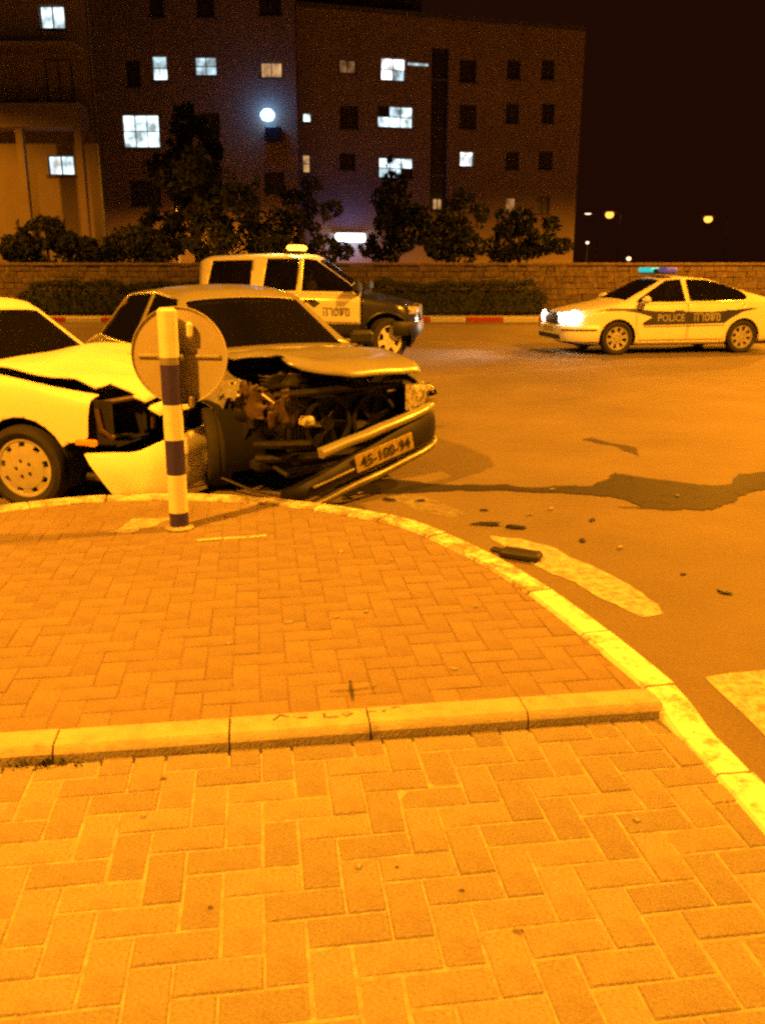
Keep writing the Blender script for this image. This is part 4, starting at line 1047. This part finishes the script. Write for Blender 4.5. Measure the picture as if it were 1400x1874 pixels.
# bumper hanging to the ground on the crushed side
BM = Matrix.Translation((-.02, -.10, .08)) @ Matrix.Translation((2.0, .78, .44)) @ Matrix.Rotation(R(11), 4, 'X') @ Matrix.Rotation(R(7), 4, 'Z') @ Matrix.Translation((-2.0, -.78, -.44))
def bmp(v): return v + nz3(v, 4.0, 12) * .012
bump = wrap(shB, -.66, 1.02, (.26, .36), 'bumper', 'black', B, off=.05, bulge=.025, thick=.05, n=26, M=BM, fn=bmp, zend=(.285, .545))
wrap(shB, -.36, 1.05, (.488, .548), 'bumper_strip', 'silver_car', bump, off=.055, bulge=.02, thick=.05, n=26, M=BM, fn=bmp)
wrap(shB, -.66, 1.0, (.175, .222), 'bumper_lip', 'steel', bump, off=.06, bulge=.015, thick=.05, n=26, M=BM, fn=bmp, zend=(.235, .28))
wrap(shB, -.50, -.16, (.335, .352), 'trim_strip', 'steel', bump, off=.088, bulge=.006, thick=.012, n=8, M=BM, fn=bmp)
wrap(shB, -.72, -.60, (.20, .30), 'bumper_bracket', 'steel', bump, off=.03, bulge=.01, thick=.03, n=4, M=BM @ Matrix.Translation((0, 0, -.02)), fn=bmp)
plate = wrap(shB, -.13, .39, (.31, .425), 'number_plate', 'plate', bump, off=.088, bulge=.0, thick=.012, n=4, M=BM)
# plate digits, laid on the plate
vs_, fs_, w_ = latin('45-100-94', .075)
mb = MB(); P0 = shB.plan(); S0 = [0.0]
k_ = .46 / w_
xx = [v.x for v in vs_]
def plate_pt(v):
    a = .36 - 0.0; y = -.10 + v.x * k_; x = None
    for p, q in zip(P0, P0[1:]):
        if p[1] <= abs(y) <= q[1]: x = p[0] + (q[0] - p[0]) * (abs(y) - p[1]) / max(q[1] - p[1], 1e-6); break
    return BM @ Vector(((x if x is not None else P0[0][0]) + .094, y, .332 + v.y))
mb.v = [tuple(plate_pt(v)) for v in vs_]; mb.f = fs_
mb.build('digits', 'ink', plate, 0, fix=False)

# ------------------------------------------------------------------ wrecked white car
APOS, AH_ = Vector((-3.45, 6.93, 0)), R(-16)
A = tag(empty('wrecked_car', APOS, AH_), 'white car with popped bonnet and empty headlamp hole pressed into the silver saloon', 'car')
MA = Matrix.Translation(APOS) @ Matrix.Rotation(AH_, 4, 'Z'); MAi = MA.inverted()
Bn = Vector((math.sin(BH_), -math.cos(BH_), 0)); Bp = BPOS - Vector((-math.sin(BH_), math.cos(BH_), 0)) * .80
def a_crush(v):
    p = MA @ v; d = (p - Bp).dot(Bn); lim = .03
    q = p
    if d < .35:
        t = (d - lim); nd = lim + (.32 * (1 - math.exp(-max(t + .9, 0) / .9)) if False else max(t, 0) * .6)
        q = p + Bn * (max(nd, lim) - d)
        k = sm(.35, -.1, d); q += nz3(p, 6.0, 4) * .035 * k
        q.z = p.z + nz3(p, 5.0, 5).x * .05 * k
    return MAi @ q
def a_bonnet(v):
    t = sm(.97, 2.06, v.x); r = sm(.1, -.66, v.y)
    z = v.z + .045 + .02 * r + .05 * sm(-.66, .5, v.y) * sm(.95, 1.25, v.x) - .05 * sm(1.5, 2.06, v.x) * r + .015 * math.sin(v.x * 6 + v.y * 3)
    w = a_crush(Vector((v.x - .02, v.y, z)))
    rg = 1 - abs(noise.noise(Vector((v.x * 2.4, v.y * 2.0, 7.0)))) * 2.6
    return w + nz3(v, 3.0, 9) * .010 + Vector((0, 0, .02 * max(rg, 0) * sm(.97, 1.2, v.x)))
a_torn = [(1.81, 1.0), (1.80, .80), (1.79, .52), (1.76, .485), (1.66, .475), (1.60, .44), (1.55, .10), (2.4, .10), (2.4, 1.0)]
shA, bmA = saloon(A, 'white_car', a_crush, a_bonnet, None, nose=True, drop_nose=lambda c: c.y < .1 or c.z > .4, fr=.44, extra=[(a_torn, -1)], drop_left=lambda c: c.x > 2.0 and c.y < .3)
wheel(A, (1.30, -.755, .29), .29, .18, 9, .50, .68, (.052, .085), 'hubcap', -1, R(4), dish=.0)
wheel(A, (1.30, .70, .29), .29, .18, 9, .50, .68, (.052, .085), 'hubcap', 1, R(4), dish=.0)
wheel(A, (-1.22, -.755, .29), .29, .18, 9, .50, .68, (.052, .085), 'hubcap', -1, dish=.0)
wheel(A, (-1.22, .755, .29), .29, .18, 9, .50, .68, (.052, .085), 'hubcap', 1, dish=.0)
m = MB(); m.box((-.05, -.10, -.06), (.05, .10, .06), Matrix.Translation((.70, -.93, .97)) @ Matrix.Rotation(R(12), 4, 'Z'), ch=.03); m.tube([(.70, -.93, .93), (.72, -.80, .90)], .02, 6); m.build('mirror', 'white_car', A)
# empty headlamp bay: dark box with a pale frame
mb = MB(); mb.box((1.62, -.70, .46), (1.70, -.22, .76)); mb.box((1.70, -.70, .46), (1.92, -.665, .75)); mb.box((1.70, -.26, .46), (1.90, -.22, .74)); mb.box((1.70, -.665, .44), (1.94, -.26, .46))
mb.v = [tuple(a_crush(Vector(v))) for v in mb.v]; mb.build('headlamp_bay', 'liner', A)
mb = MB(); mb.tube([(1.86, -.66, .735), (1.95, -.50, .745), (1.98, -.28, .735), (1.98, -.26, .60), (1.96, -.24, .50)], .018, 6); mb.build('lamp_frame', 'rust', A)
mb = MB(); mb.tube([(1.84, -.715, .70), (1.86, -.72, .56), (1.92, -.68, .50)], .02, 6); mb.build('lamp_frame', 'rust', A)
MB().box((1.70, -.80, .46), (1.86, -.765, .505), Matrix.Rotation(R(0), 4, 'Z'), ch=.01).build('side_repeater', 'amber', A)
mb = MB(); mb.tube([(1.5, -.5, .35), (1.75, -.6, .30), (1.98, -.52, .26)], .025, 8); mb.tube([(1.6, -.62, .22), (1.85, -.66, .20), (2.05, -.5, .2)], .02, 8); mb.build('torn_pipe', 'rust', A)
mb = MB(); mb.box((1.62, -.66, .18), (1.95, -.3, .24), ch=.02); mb.build('undertray', 'black', A)
MB().box((1.25, -.35, .35), (1.70, .30, .72), ch=.05).build('engine_block', 'dark_metal', A)
# loosened bumper cover sagging at its near end
AM = Matrix.Translation((.06, -.02, -.03)) @ Matrix.Translation((2.1, .5, .35)) @ Matrix.Rotation(R(4), 4, 'X') @ Matrix.Rotation(R(-6), 4, 'Z') @ Matrix.Translation((-2.1, -.5, -.35))
def abm(v):
    v = v + nz3(v, 3.0, 22) * .018
    return v
ab = wrap(shA, -.96, .30, (.16, .53), 'bumper', 'white_car', A, off=.05, bulge=.05, thick=.035, n=26, M=AM, fn=abm, zend=(.14, .54), slant=.24)
wrap(shA, -.62, -.22, (.26, .36), 'bumper_recess', 'black', ab, off=.082, bulge=.0, thick=.03, n=8, M=AM, fn=abm)

# ------------------------------------------------------------------ police saloon
PPOS, PH_ = Vector((5.52, 17.75, 0)), R(190)
P_ = tag(empty('police_car', PPOS, PH_), 'white police saloon with lit headlamp, navy side stripe and blue roof beacons', 'car')
def police_tabs():
    return dict(
        zt=[(-2.26, .82), (-2.18, .98), (-1.95, 1.03), (-1.45, 1.16), (-.70, 1.40), (-.05, 1.455), (.30, 1.43), (1.12, 1.00), (1.35, .955), (1.98, .84), (2.18, .74), (2.24, .66)],
        cr=[(-2.26, .03), (-1.9, .03), (-.8, .06), (.3, .06), (1.1, .04), (2.2, .04)],
        zs=[(-2.26, .78), (-2.1, .94), (-1.3, .955), (1.0, .90), (1.5, .86), (2.0, .75), (2.24, .60)],
        zb=[(-2.26, .40), (-2.05, .24), (-1.5, .19), (1.6, .19), (2.0, .22), (2.24, .28)],
        w=[(-2.26, .66), (-2.1, .78), (-1.3, .865), (-.2, .88), (.9, .875), (1.6, .85), (2.0, .78), (2.18, .68), (2.24, .60)],
        wr=[(-2.26, .52), (-1.9, .66), (-1.4, .66), (-.8, .60), (.3, .58), (1.1, .72), (1.7, .72), (2.1, .62), (2.24, .50)])
shP = Shell(police_tabs(), -2.26, 2.24); bm = shP.bm(); lay = shP.lay
for s in (1, -1):
    F = side_f(s)
    for cx in (1.28, -1.27): cut(bm, lay, circle(cx, .31, .355), (0, 2), F, 99, (0, -1, -2))
    cut(bm, lay, [(.93, .965), (.85, 1.03), (.28, 1.36), (-.02, 1.385), (-.06, .975)], (0, 2), F, 20 + (s > 0))
    cut(bm, lay, [(-.15, .98), (-.12, 1.385), (-.55, 1.37), (-.95, 1.285), (-1.25, 1.17), (-1.36, 1.07), (-1.30, 1.0)], (0, 2), F, 22 + (s > 0))
    # doors with gaps, the stripe runs across the doors as a decal
    df = [(-.09, .26), (.86, .26), (.93, .5), (.93, .92), (-.09, .935)]; dr = [(-.115, .26), (-.115, .935), (-1.28, .955), (-1.16, .74), (-.96, .52), (-.86, .26)]
    for poly, pid in ((df, 30 + (s > 0)), (dr, 32 + (s > 0))):
        cut(bm, lay, grow(poly, .006), (0, 2), F, 98); cut(bm, lay, poly, (0, 2), F, pid, (98,))
cut(bm, lay, [(1.08, -.62), (1.08, .62), (.38, .52), (.38, -.52)], (0, 1), top_f, 24)
cut(bm, lay, [(-1.85, -.56), (-.85, -.50), (-.85, .50), (-1.85, .56)], (0, 1), top_f, 25)
bn = [(1.14, -.69), (1.7, -.69), (2.14, -.58), (2.14, .58), (1.7, .69), (1.14, .69)]
cut(bm, lay, grow(bn, .006), (0, 1), top_f, 98, (0, -2)); cut(bm, lay, bn, (0, 1), top_f, 40, (98,))
bm.verts.index_update()
bvP = BVHTree.FromBMesh(bm)
part(bm, lay, 0, 'body', 'police_white', P_); part(bm, lay, -2, 'front_panel', 'police_white', P_); part(bm, lay, -1, 'tail_panel', 'police_white', P_); part(bm, lay, 40, 'bonnet', 'police_white', P_)
for pid in (30, 31, 32, 33):
    d = part(bm, lay, pid, 'door', 'police_white', P_); s = 1 if pid % 2 else -1; hx = -.02 if pid < 32 else -1.08
    MB().box((hx, s * .885 - .018, .81), (hx + .19, s * .885 + .018, .845), ch=.014).build('handle', 'police_white', d)
for pid in (20, 21, 22, 23): part(bm, lay, pid, 'side_window', 'glass', P_, None, .005)
part(bm, lay, 24, 'windscreen', 'glass', P_, None, .005); part(bm, lay, 25, 'rear_window', 'glass', P_, None, .005)
for s in (1, -1):
    for cx in (1.28, -1.27): arch_liner(P_, cx, .31, .36, .84, .54, s)
    wheel(P_, (1.28, s * .765, .31), .31, .195, 8, .36, .68, (.05, .075), 'alloy', s); wheel(P_, (-1.27, s * .765, .31), .31, .195, 8, .36, .68, (.05, .075), 'alloy', s)
MB().box((-2.1, -.66, .16), (1.95, .66, .25), ch=.02).build('underbody', 'liner', P_)
cabin(P_, 1.1, .1, -.85, .72, .32, .97, .35)
def decal(bv, sgn, poly, name, m, root, off=.004, nx=30):
    """flat film laid over the body side, cut to a polygon in x,z"""
    b2 = bmesh.new(); v = [b2.verts.new((x, 0, z)) for x, z in poly]; f = b2.faces.new(v)
    x0, x1 = min(p[0] for p in poly), max(p[0] for p in poly); z0, z1 = min(p[1] for p in poly), max(p[1] for p in poly)
    for k in range(1, nx): bmesh.ops.bisect_plane(b2, geom=list(b2.faces) + list(b2.edges) + list(b2.verts), plane_co=(x0 + (x1 - x0) * k / nx, 0, 0), plane_no=(1, 0, 0))
    for k in range(1, 5): bmesh.ops.bisect_plane(b2, geom=list(b2.faces) + list(b2.edges) + list(b2.verts), plane_co=(0, 0, z0 + (z1 - z0) * k / 5), plane_no=(0, 0, 1))
    b2.verts.index_update(); vs = [tuple(on_side(bv, sgn, q.co.x, q.co.z, off)) for q in b2.verts]; fs = [tuple(q.index for q in g.verts) for g in b2.faces]
    b2.free(); mb = MB(); mb.add(vs, fs); return mb.build(name, m, root, 40, fix=False)
for s in (1, -1):
    st = decal(bvP, s, [(1.72, .80), (1.2, .815), (.9, .775), (.62, .70), (.80, .60), (.80, .545), (-.86, .575), (-.98, .66), (-1.22, .78), (-1.55, .84), (-1.40, .85), (-.6, .785), (.55, .805), (1.0, .86), (1.45, .86)], 'side_stripe', 'stripe', P_, .004)
    decal(bvP, s, [(.78, .512), (.78, .528), (-.86, .545), (-.86, .529)], 'thin_stripe', 'stripe', P_, .004, 20)
    # lettering, read left to right on this side
    sx = -1 if s > 0 else 1
    vs_, fs_, w_ = latin('POLICE', .135)
    if vs_:
        x_start = .52 if s > 0 else -.30
        mb = MB(); mb.v = [tuple(on_side(bvP, s, x_start + sx * v.x * .55 / w_, .618 + v.y, .009)) for v in vs_]; mb.f = fs_; mb.build('lettering', 'letter_white', st, 0, fix=False)
    qs, w_ = hebrew(.125, .085, .03, .024)
    x_start = -.22 if s > 0 else .0
    mb = MB()
    for q in qs: mb.add([tuple(on_side(bvP, s, x_start + sx * v.x, .628 + v.y, .009)) for v in q], [(0, 1, 2, 3)])
    mb.build('lettering', 'letter_white', st, 0, fix=False)
    mr = MB(); mr.box((-.07, -.11, -.07), (.07, .11, .07), Matrix.Translation((.82, s * .98, 1.02)) @ Matrix.Rotation(s * R(-14), 4, 'Z'), ch=.05); mr.tube([(.82, s * .95, .97), (.86, s * .84, .95)], .025, 6); mr.build('mirror', 'police_white', P_)
    MB().box((-2.29, s * .50 - .2, .70), (-2.20, s * .50 + .2, .90), ch=.04).build('rear_lamp', 'red_lens', P_)
    # headlamps
    a0, a1 = (.36, .86)
    wrap(shP, s * a0, s * a1, (.60, .735), 'headlamp', 'head_on' if s > 0 else 'lens', P_, off=.0, bulge=.03, thick=.05, zend=(.625, .75), rake=.25)  # left lens glows all over to stand in for headlamp glare
    light('headlamp_beam', 'SPOT', (2.40, s * .55, .66), 120, (1.0, .86, .60), P_, (12, s * .3 + 1.2, 1.3), spot_size=R(85), spot_blend=.8, shadow_soft_size=.09)
    MB().lathe([(0, .05), (.09, .03), (.105, -.02), (.0, -.03)], 22, Matrix.Translation((2.225, s * .55, .68)) @ Matrix.Rotation(s * R(24), 4, 'Z'), axis='x').build('headlamp_bulb', 'head_on', P_, 60)
MB().lathe([(0, .06), (.11, .035), (.13, -.02), (.0, -.03)], 22, Matrix.Translation((2.10, .70, .69)) @ Matrix.Rotation(R(62), 4, 'Z'), axis='x').build('headlamp_bulb', 'head_on', P_, 60)
gr = wrap(shP, -.30, .30, (.56, .73), 'grille', 'black', P_, off=.01, bulge=.01, thick=.04, rake=.2)
wrap(shP, -.33, .33, (.735, .765), 'grille_frame', 'chrome', gr, off=.02, bulge=.01, thick=.04, rake=.2)
bp = wrap(shP, -1.25, 1.25, (.26, .54), 'bumper', 'police_white', P_, off=.045, bulge=.03, thick=.06, n=34)
wrap(shP, -.55, .55, (.29, .375), 'bumper_grille', 'black', bp, off=.078, bulge=.0, thick=.02)
wrap(shP, -.27, .27, (.41, .52), 'number_plate', 'plate', bp, off=.084, bulge=.0, thick=.012)
wrap(shP, -1.2, -.6, (.455, .485), 'bumper_strip', 'black', bp, off=.078, bulge=.006, thick=.02); wrap(shP, .6, 1.2, (.455, .485), 'bumper_strip', 'black', bp, off=.078, bulge=.006, thick=.02)
lb = MB().box((.05, -.58, 1.475), (.28, .58, 1.50), ch=.01).build('light_bar', 'black', P_)
MB().box((.04, .24, 1.502), (.29, .60, 1.60), ch=.035).build('beacon', 'blue_bar_e', lb)
MB().box((.04, -.60, 1.502), (.29, -.02, 1.595), ch=.035).build('beacon', 'cyan_bar', lb)
MB().box((.08, .0, 1.502), (.25, .22, 1.57), ch=.02).build('siren', 'black', lb)

# ------------------------------------------------------------------ police pickup with a canopy
TPOS, TH_ = Vector((-1.26, 16.35, 0)), R(-5)
T = tag(empty('police_pickup', TPOS, TH_), 'white and navy police pickup with canopy and glowing amber roof beacon', 'pickup')
T.scale = (.94, 1, 1)
def pick_tabs():
    return dict(
        zt=[(-1.99, 1.74), (-1.88, 1.80), (-1.2, 1.83), (-.3, 1.84), (.14, 1.80), (1.04, 1.20), (1.3, 1.13), (1.82, 1.03), (2.00, .94), (2.06, .86)],
        cr=[(-1.99, .06), (-.5, .06), (.3, .06), (1.1, .04), (2.06, .05)],
        zs=[(-1.99, 1.16), (-1, 1.16), (1.0, 1.12), (1.5, 1.05), (1.84, .93), (2.06, .78)],
        zb=[(-1.99, .55), (-1.8, .45), (1.7, .42), (1.84, .45), (2.06, .5)],
        w=[(-1.99, .84), (-1.8, .875), (1.0, .88), (1.7, .87), (1.84, .82), (2.00, .72), (2.06, .64)],
        wr=[(-1.99, .62), (-1.8, .64), (.2, .61), (1.1, .74), (1.8, .74), (2.06, .56)])
shT = Shell(pick_tabs(), -1.99, 2.06, .04); bm = shT.bm(); lay = shT.lay
for s in (1, -1):
    F = side_f(s)
    for cx in (1.50, -1.12): cut(bm, lay, circle(cx, .38, .455), (0, 2), F, 99, (0, -1, -2))
    cut(bm, lay, [(.98, 1.19), (.88, 1.28), (.18, 1.72), (-.04, 1.745), (-.07, 1.205)], (0, 2), F, 20 + (s > 0))
    cut(bm, lay, [(-.17, 1.21), (-.13, 1.745), (-.72, 1.745), (-.80, 1.21)], (0, 2), F, 22 + (s > 0))
    cut(bm, lay, [(-1.03, 1.25), (-1.00, 1.72), (-1.74, 1.71), (-1.84, 1.25)], (0, 2), F, 26 + (s > 0))
    # navy lower flanks and front wings
    cut(bm, lay, [(1.02, .35), (1.02, 1.30), (2.6, 1.30), (2.6, .35)], (0, 2), lambda f, s=s: f.calc_center_median().y * s > .0, 41 + (s > 0))
    df = [(-.10, .67), (1.0, .67), (1.0, 1.12), (-.10, 1.16)]; dr = [(-.125, .67), (-.125, 1.16), (-.88, 1.17), (-.82, .85), (-.66, .67)]
    for poly, pid in ((df, 30 + (s > 0)), (dr, 32 + (s > 0))):
        cut(bm, lay, grow(poly, .006), (0, 2), F, 98); cut(bm, lay, poly, (0, 2), F, pid, (98,))
    cut(bm, lay, [(-2.5, .38), (-2.5, .66), (1.02, .66), (1.02, .38)], (0, 2), F, 43 + (s > 0))
cut(bm, lay, [(1.02, -.64), (1.02, .64), (.24, .54), (.24, -.54)], (0, 1), top_f, 24, (0, 41, 42))
bn = [(1.14, -.70), (1.6, -.70), (1.97, -.62), (1.97, .62), (1.6, .70), (1.14, .70)]
cut(bm, lay, grow(bn, .006), (0, 1), top_f, 98, (0, 41, 42, -2)); cut(bm, lay, bn, (0, 1), top_f, 40, (98,))
bm.verts.index_update(); bvT = BVHTree.FromBMesh(bm)
part(bm, lay, 0, 'body', 'police_white', T); part(bm, lay, -2, 'front_panel', 'navy', T); part(bm, lay, -1, 'tail_panel', 'police_white', T); part(bm, lay, 40, 'bonnet', 'navy', T)
for pid in (41, 42): part(bm, lay, pid, 'front_wing', 'navy', T)
for pid in (43, 44): part(bm, lay, pid, 'sill_panel', 'navy', T)
for pid in (30, 31, 32, 33):
    d = part(bm, lay, pid, 'door', 'police_white', T); s = 1 if pid % 2 else -1; hx = -.02 if pid < 32 else -.88
    MB().box((hx, s * .885 - .018, 1.03), (hx + .2, s * .885 + .018, 1.07), ch=.014).build('handle', 'black', d)
for pid in (20, 21, 22, 23, 26, 27): part(bm, lay, pid, 'side_window', 'glass', T, None, .005)
part(bm, lay, 24, 'windscreen', 'glass', T, None, .005)
for s in (1, -1):
    for cx in (1.50, -1.12): arch_liner(T, cx, .38, .46, .84, .52, s)
    wheel(T, (1.50, s * .78, .38), .38, .25, 6, .34, .66, (.075, .10), 'alloy_white', s, R(38)); wheel(T, (-1.12, s * .78, .38), .38, .25, 6, .34, .66, (.075, .10), 'alloy_white', s)
    # dark diamond badge and the word on the door
    decal(bvT, s, [(.06, 1.00), (.17, 1.075), (.28, 1.00), (.17, .925)], 'badge', 'stripe', T, .005, 6)
    sx = -1 if s > 0 else 1
    qs, w_ = hebrew(.12, .075, .028, .022); mb = MB(); xs_ = .86 if s > 0 else .34
    for q in qs: mb.add([tuple(on_side(bvT, s, xs_ + sx * v.x, .80 + v.y, .007)) for v in q], [(0, 1, 2, 3)])
    mb.build('lettering', 'letter_grey', T, 0, fix=False)
    mr = MB(); mr.box((-.08, -.12, -.10), (.08, .12, .10), Matrix.Translation((.98, s * 1.0, 1.27)), ch=.05); mr.tube([(.98, s * .95, 1.2), (1.0, s * .82, 1.17)], .03, 6); mr.build('mirror', 'black', T)
    wrap(shT, s * .50, s * .86, (.82, .95), 'headlamp', 'lens', T, off=.0, bulge=.03, thick=.06, rake=.15)
    MB().box((-2.03, s * .76 - .07, .85), (-1.97, s * .76 + .07, 1.15), ch=.02).build('rear_lamp', 'red_lens', T)
    # flared arch lip
    mb = MB(); pts = []
    for k in range(17):
        t_ = R(-8 + 196 * k / 16); q = on_side(bvT, s, 1.50 + .475 * math.cos(t_), .38 + .475 * math.sin(t_), .012); pts.append(q if abs(q.y) > .7 else Vector((q.x, s * .87, q.z)))
    mb.tube(pts, .022, 6); mb.build('arch_flare', 'navy', T)
    mb = MB(); mb.tube([(-.8, s * .80, .40), (-.7, s * .86, .38), (.95, s * .86, .38), (1.05, s * .80, .40)], .035, 8); mb.build('side_step', 'steel', T)
MB().box((-1.85, -.66, .38), (1.9, .66, .46), ch=.02).build('underbody', 'liner', T)
MB().box((-1.9, -.70, 1.0), (-.95, .70, 1.06)).build('cargo_cover', 'interior', T)
cabin(T, 1.02, .12, -.62, .74, .62, 1.20, .35)
wrap(shT, -.36, .36, (.74, .95), 'grille', 'black', T, off=.015, bulge=.015, thick=.05, rake=.15)
wrap(shT, -1.15, 1.15, (.46, .70), 'bumper', 'black', T, off=.02, bulge=.03, thick=.07, n=30)
lb = MB().box((-.42, -.32, 1.85), (-.16, .32, 1.885), ch=.01).build('light_bar', 'black', T)
MB().box((-.43, -.36, 1.887), (-.15, .36, 1.975), ch=.04).build('beacon', 'beacon', lb)
light('beacon_light', 'POINT', (-.29, -.1, 2.12), 90, (1.0, .55, .08), T, shadow_soft_size=.12)

# ------------------------------------------------------------------ striped post with the back of a round sign
sp_ = empty('road_sign', (-1.18, 4.88, Z_UP)); sp_.rotation_euler = (0, R(.3), 0)
tag(sp_, 'navy and white banded post carrying a round sign seen from behind', 'road sign')
lev = [(0, .10, 'post_blue'), (.10, .325, 'post_white'), (.325, .525, 'post_blue'), (.525, .725, 'post_white'), (.725, .945, 'post_blue'), (.945, .985, 'galv'), (.985, 1.255, 'post_white')]
for a, b, m in lev:
    r = .054 if m != 'galv' else .052
    pr = [(0, a), (r, a + .001), (r, b - .0005), (0, b)] if b < 1.2 else [(0, a), (r, a + .001), (r, b - .02), (r - .015, b - .004), (0, b)]
    MB().lathe(pr, 28, axis='z').build('post_band', m, sp_, 40)
MB().lathe([(.07, -.01), (.085, .008), (.06, .02), (.052, .02)], 24, axis='z').build('post_foot', 'concrete', sp_, 40)
dm = Matrix.Translation((.035, .085, .985)) @ Matrix.Rotation(R(-4), 4, 'Z')
d = MB().lathe([(0, 0), (.262, 0), (.268, -.012), (.272, -.012), (.272, .010), (0, .010)], 56, dm).build('sign_disc', 'sign_back', sp_, 30)
MB().box((-.235, -.014, -.009), (.235, -.001, .009), dm, ch=.003).build('stiffener_rail', 'sign_back', d)
MB().box((-.235, -.020, .17), (.235, -.002, .19), dm @ Matrix.Translation((0, 0, -.0)), ch=.004).build('clamp_rail', 'sign_back', d) if False else None
MB().box((-.105, -.085, -.018), (.045, -.028, .018), dm, ch=.01).build('clamp', 'galv', d)
MB().box((.055, -.055, .10), (.095, -.004, .19), dm, ch=.015).build('clamp', 'post_white', d)
MB().box((.050, -.060, -.285), (.085, -.02, -.22), dm, ch=.01).build('clamp', 'galv', d)

# ------------------------------------------------------------------ debris on the ground
def shard(name, x, y, z, sx, sy, h, m, label, cat, group=None, seed=0, rot=0.0, bend=.3):
    rr = random.Random(seed); n = 9; mb = MB()
    pts = [(math.cos(2 * math.pi * k / n) * sx * rr.uniform(.65, 1.1), math.sin(2 * math.pi * k / n) * sy * rr.uniform(.65, 1.1)) for k in range(n)]
    vs = [(a, b, h * .35 * rr.random()) for a, b in pts] + [(a * .82, b * .82, h * rr.uniform(.6, 1)) for a, b in pts]
    fs = [tuple(range(n - 1, -1, -1)), tuple(range(n, 2 * n))] + [(i, (i + 1) % n, n + (i + 1) % n, n + i) for i in range(n)]
    mb.add(vs, fs, Matrix.Rotation(rot, 4, 'Z')); o = mb.build(name, m, None, 20); o.location = (x, y, z)
    return tag(o, label, cat, group)
dbx = MB(); dbx.box((-.13, -.055, 0), (.10, .055, .045), Matrix.Rotation(R(-28), 4, 'Z'), ch=.012); dbx.box((-.22, .0, .0), (-.10, .05, .022), Matrix.Rotation(R(-36), 4, 'Z'), ch=.008)
o = dbx.build('broken_trim', 'black'); o.location = (.80, 4.72, .004); tag(o, 'chunky black plastic fragment lying against the bright kerb', 'debris')
shard('broken_trim', .68, 5.40, .002, .13, .035, .02, 'black', 'long thin black fragment on the asphalt beyond the kerb', 'debris', None, 1, R(-5))
shard('broken_trim', .84, 5.33, .002, .07, .03, .025, 'black', 'stubby black fragment beside the long thin one', 'debris', None, 2, R(-20))
for i, (x, y, s_) in enumerate(((.69, 5.74, .035), (.27, 5.99, .06), (1.37, 5.50, .04), (1.21, 5.05, .045), (1.74, 4.18, .05), (.05, 6.02, .07), (1.62, 4.45, .02), (-.25, 6.05, .05))):
    shard('plastic_scrap', x, y, .002, s_, s_ * .5, .012, 'black', 'small dark scrap of plastic lying on the asphalt', 'debris', 'dark scraps on the asphalt', 20 + i, R(30 * i))
for i, (x, y) in enumerate(((1.26, 6.30), (1.15, 5.76), (2.13, 6.11), (.98, 5.62), (-.16, 6.19), (1.4, 4.9))):
    shard('glass_chip', x, y, .009, .025, .014, .012, 'lens', 'tiny pale glass chip lying on the asphalt', 'debris', 'glass chips on the asphalt', 40 + i, R(50 * i))
for i, (x, y, a, b) in enumerate(((-.40, 3.47, .028, .012), (-.20, 3.53, .018, .01), (-.07, 3.59, .014, .01), (.27, 3.02, .008, .02), (-.22, 4.44, .03, .012), (.05, 4.30, .016, .008), (-.62, 3.25, .012, .008), (.42, 3.65, .012, .008))):
    shard('glass_chip', x, y, Z_UP + .001, a, b, .008, 'letter_white', 'small pale chip lying on the upper bricks', 'debris', 'pale chips on the upper paving', 60 + i, R(20 * i))
for i, (x, y) in enumerate(((-.06, 1.95), (-.68, 2.17), (.72, 2.15))):
    shard('pebble', x, y, Z_NEAR + .001, .007, .014, .008, 'letter_white', 'small pale pebble lying on the near bricks', 'pebble', 'pale pebbles on the near paving', 80 + i, R(15 * i))
for i, (x, y, r_) in enumerate(((.32, 1.72, .014), (-.42, 1.80, .008), (.20, 1.86, .008), (-.67, 2.36, .010), (.04, 1.95, .006))):
    tag(ragged([(x + r_ * math.cos(k), y + r_ * .8 * math.sin(k)) for k in range(6)], Z_NEAR + .0025, .003, .006, seed=i, name='gum_spot', m='tar'), 'small dark gum spot trodden onto the near bricks', 'stain', 'gum spots on the near paving')
# weed tuft at the foot of the cross kerb
rr = random.Random(5); wd = empty('weed_tuft', (-1.08, 2.44, Z_NEAR)); mb = MB()
for k in range(70):
    x, y = rr.gauss(0, .055), rr.gauss(0, .012); a = rr.uniform(0, 6.28); l = rr.uniform(.012, .035); w = .004
    d_ = Vector((math.cos(a), math.sin(a), 0)); n_ = Vector((-d_.y, d_.x, 0)); p = Vector((x, y, -.002)); q = p + d_ * l * .7 + Vector((0, 0, l)); b0 = len(mb.v)
    mb.v += [tuple(p - n_ * w), tuple(p + n_ * w), tuple(q)]; mb.f.append((b0, b0 + 1, b0 + 2))
mb.build('blades', 'leaf_dark', wd, 0, fix=False)
tag(wd, 'dry weed tuft growing at the foot of the low cross kerb', 'weed')
tag(wd, kind='stuff') if False else None
bpy.context.view_layer.update()
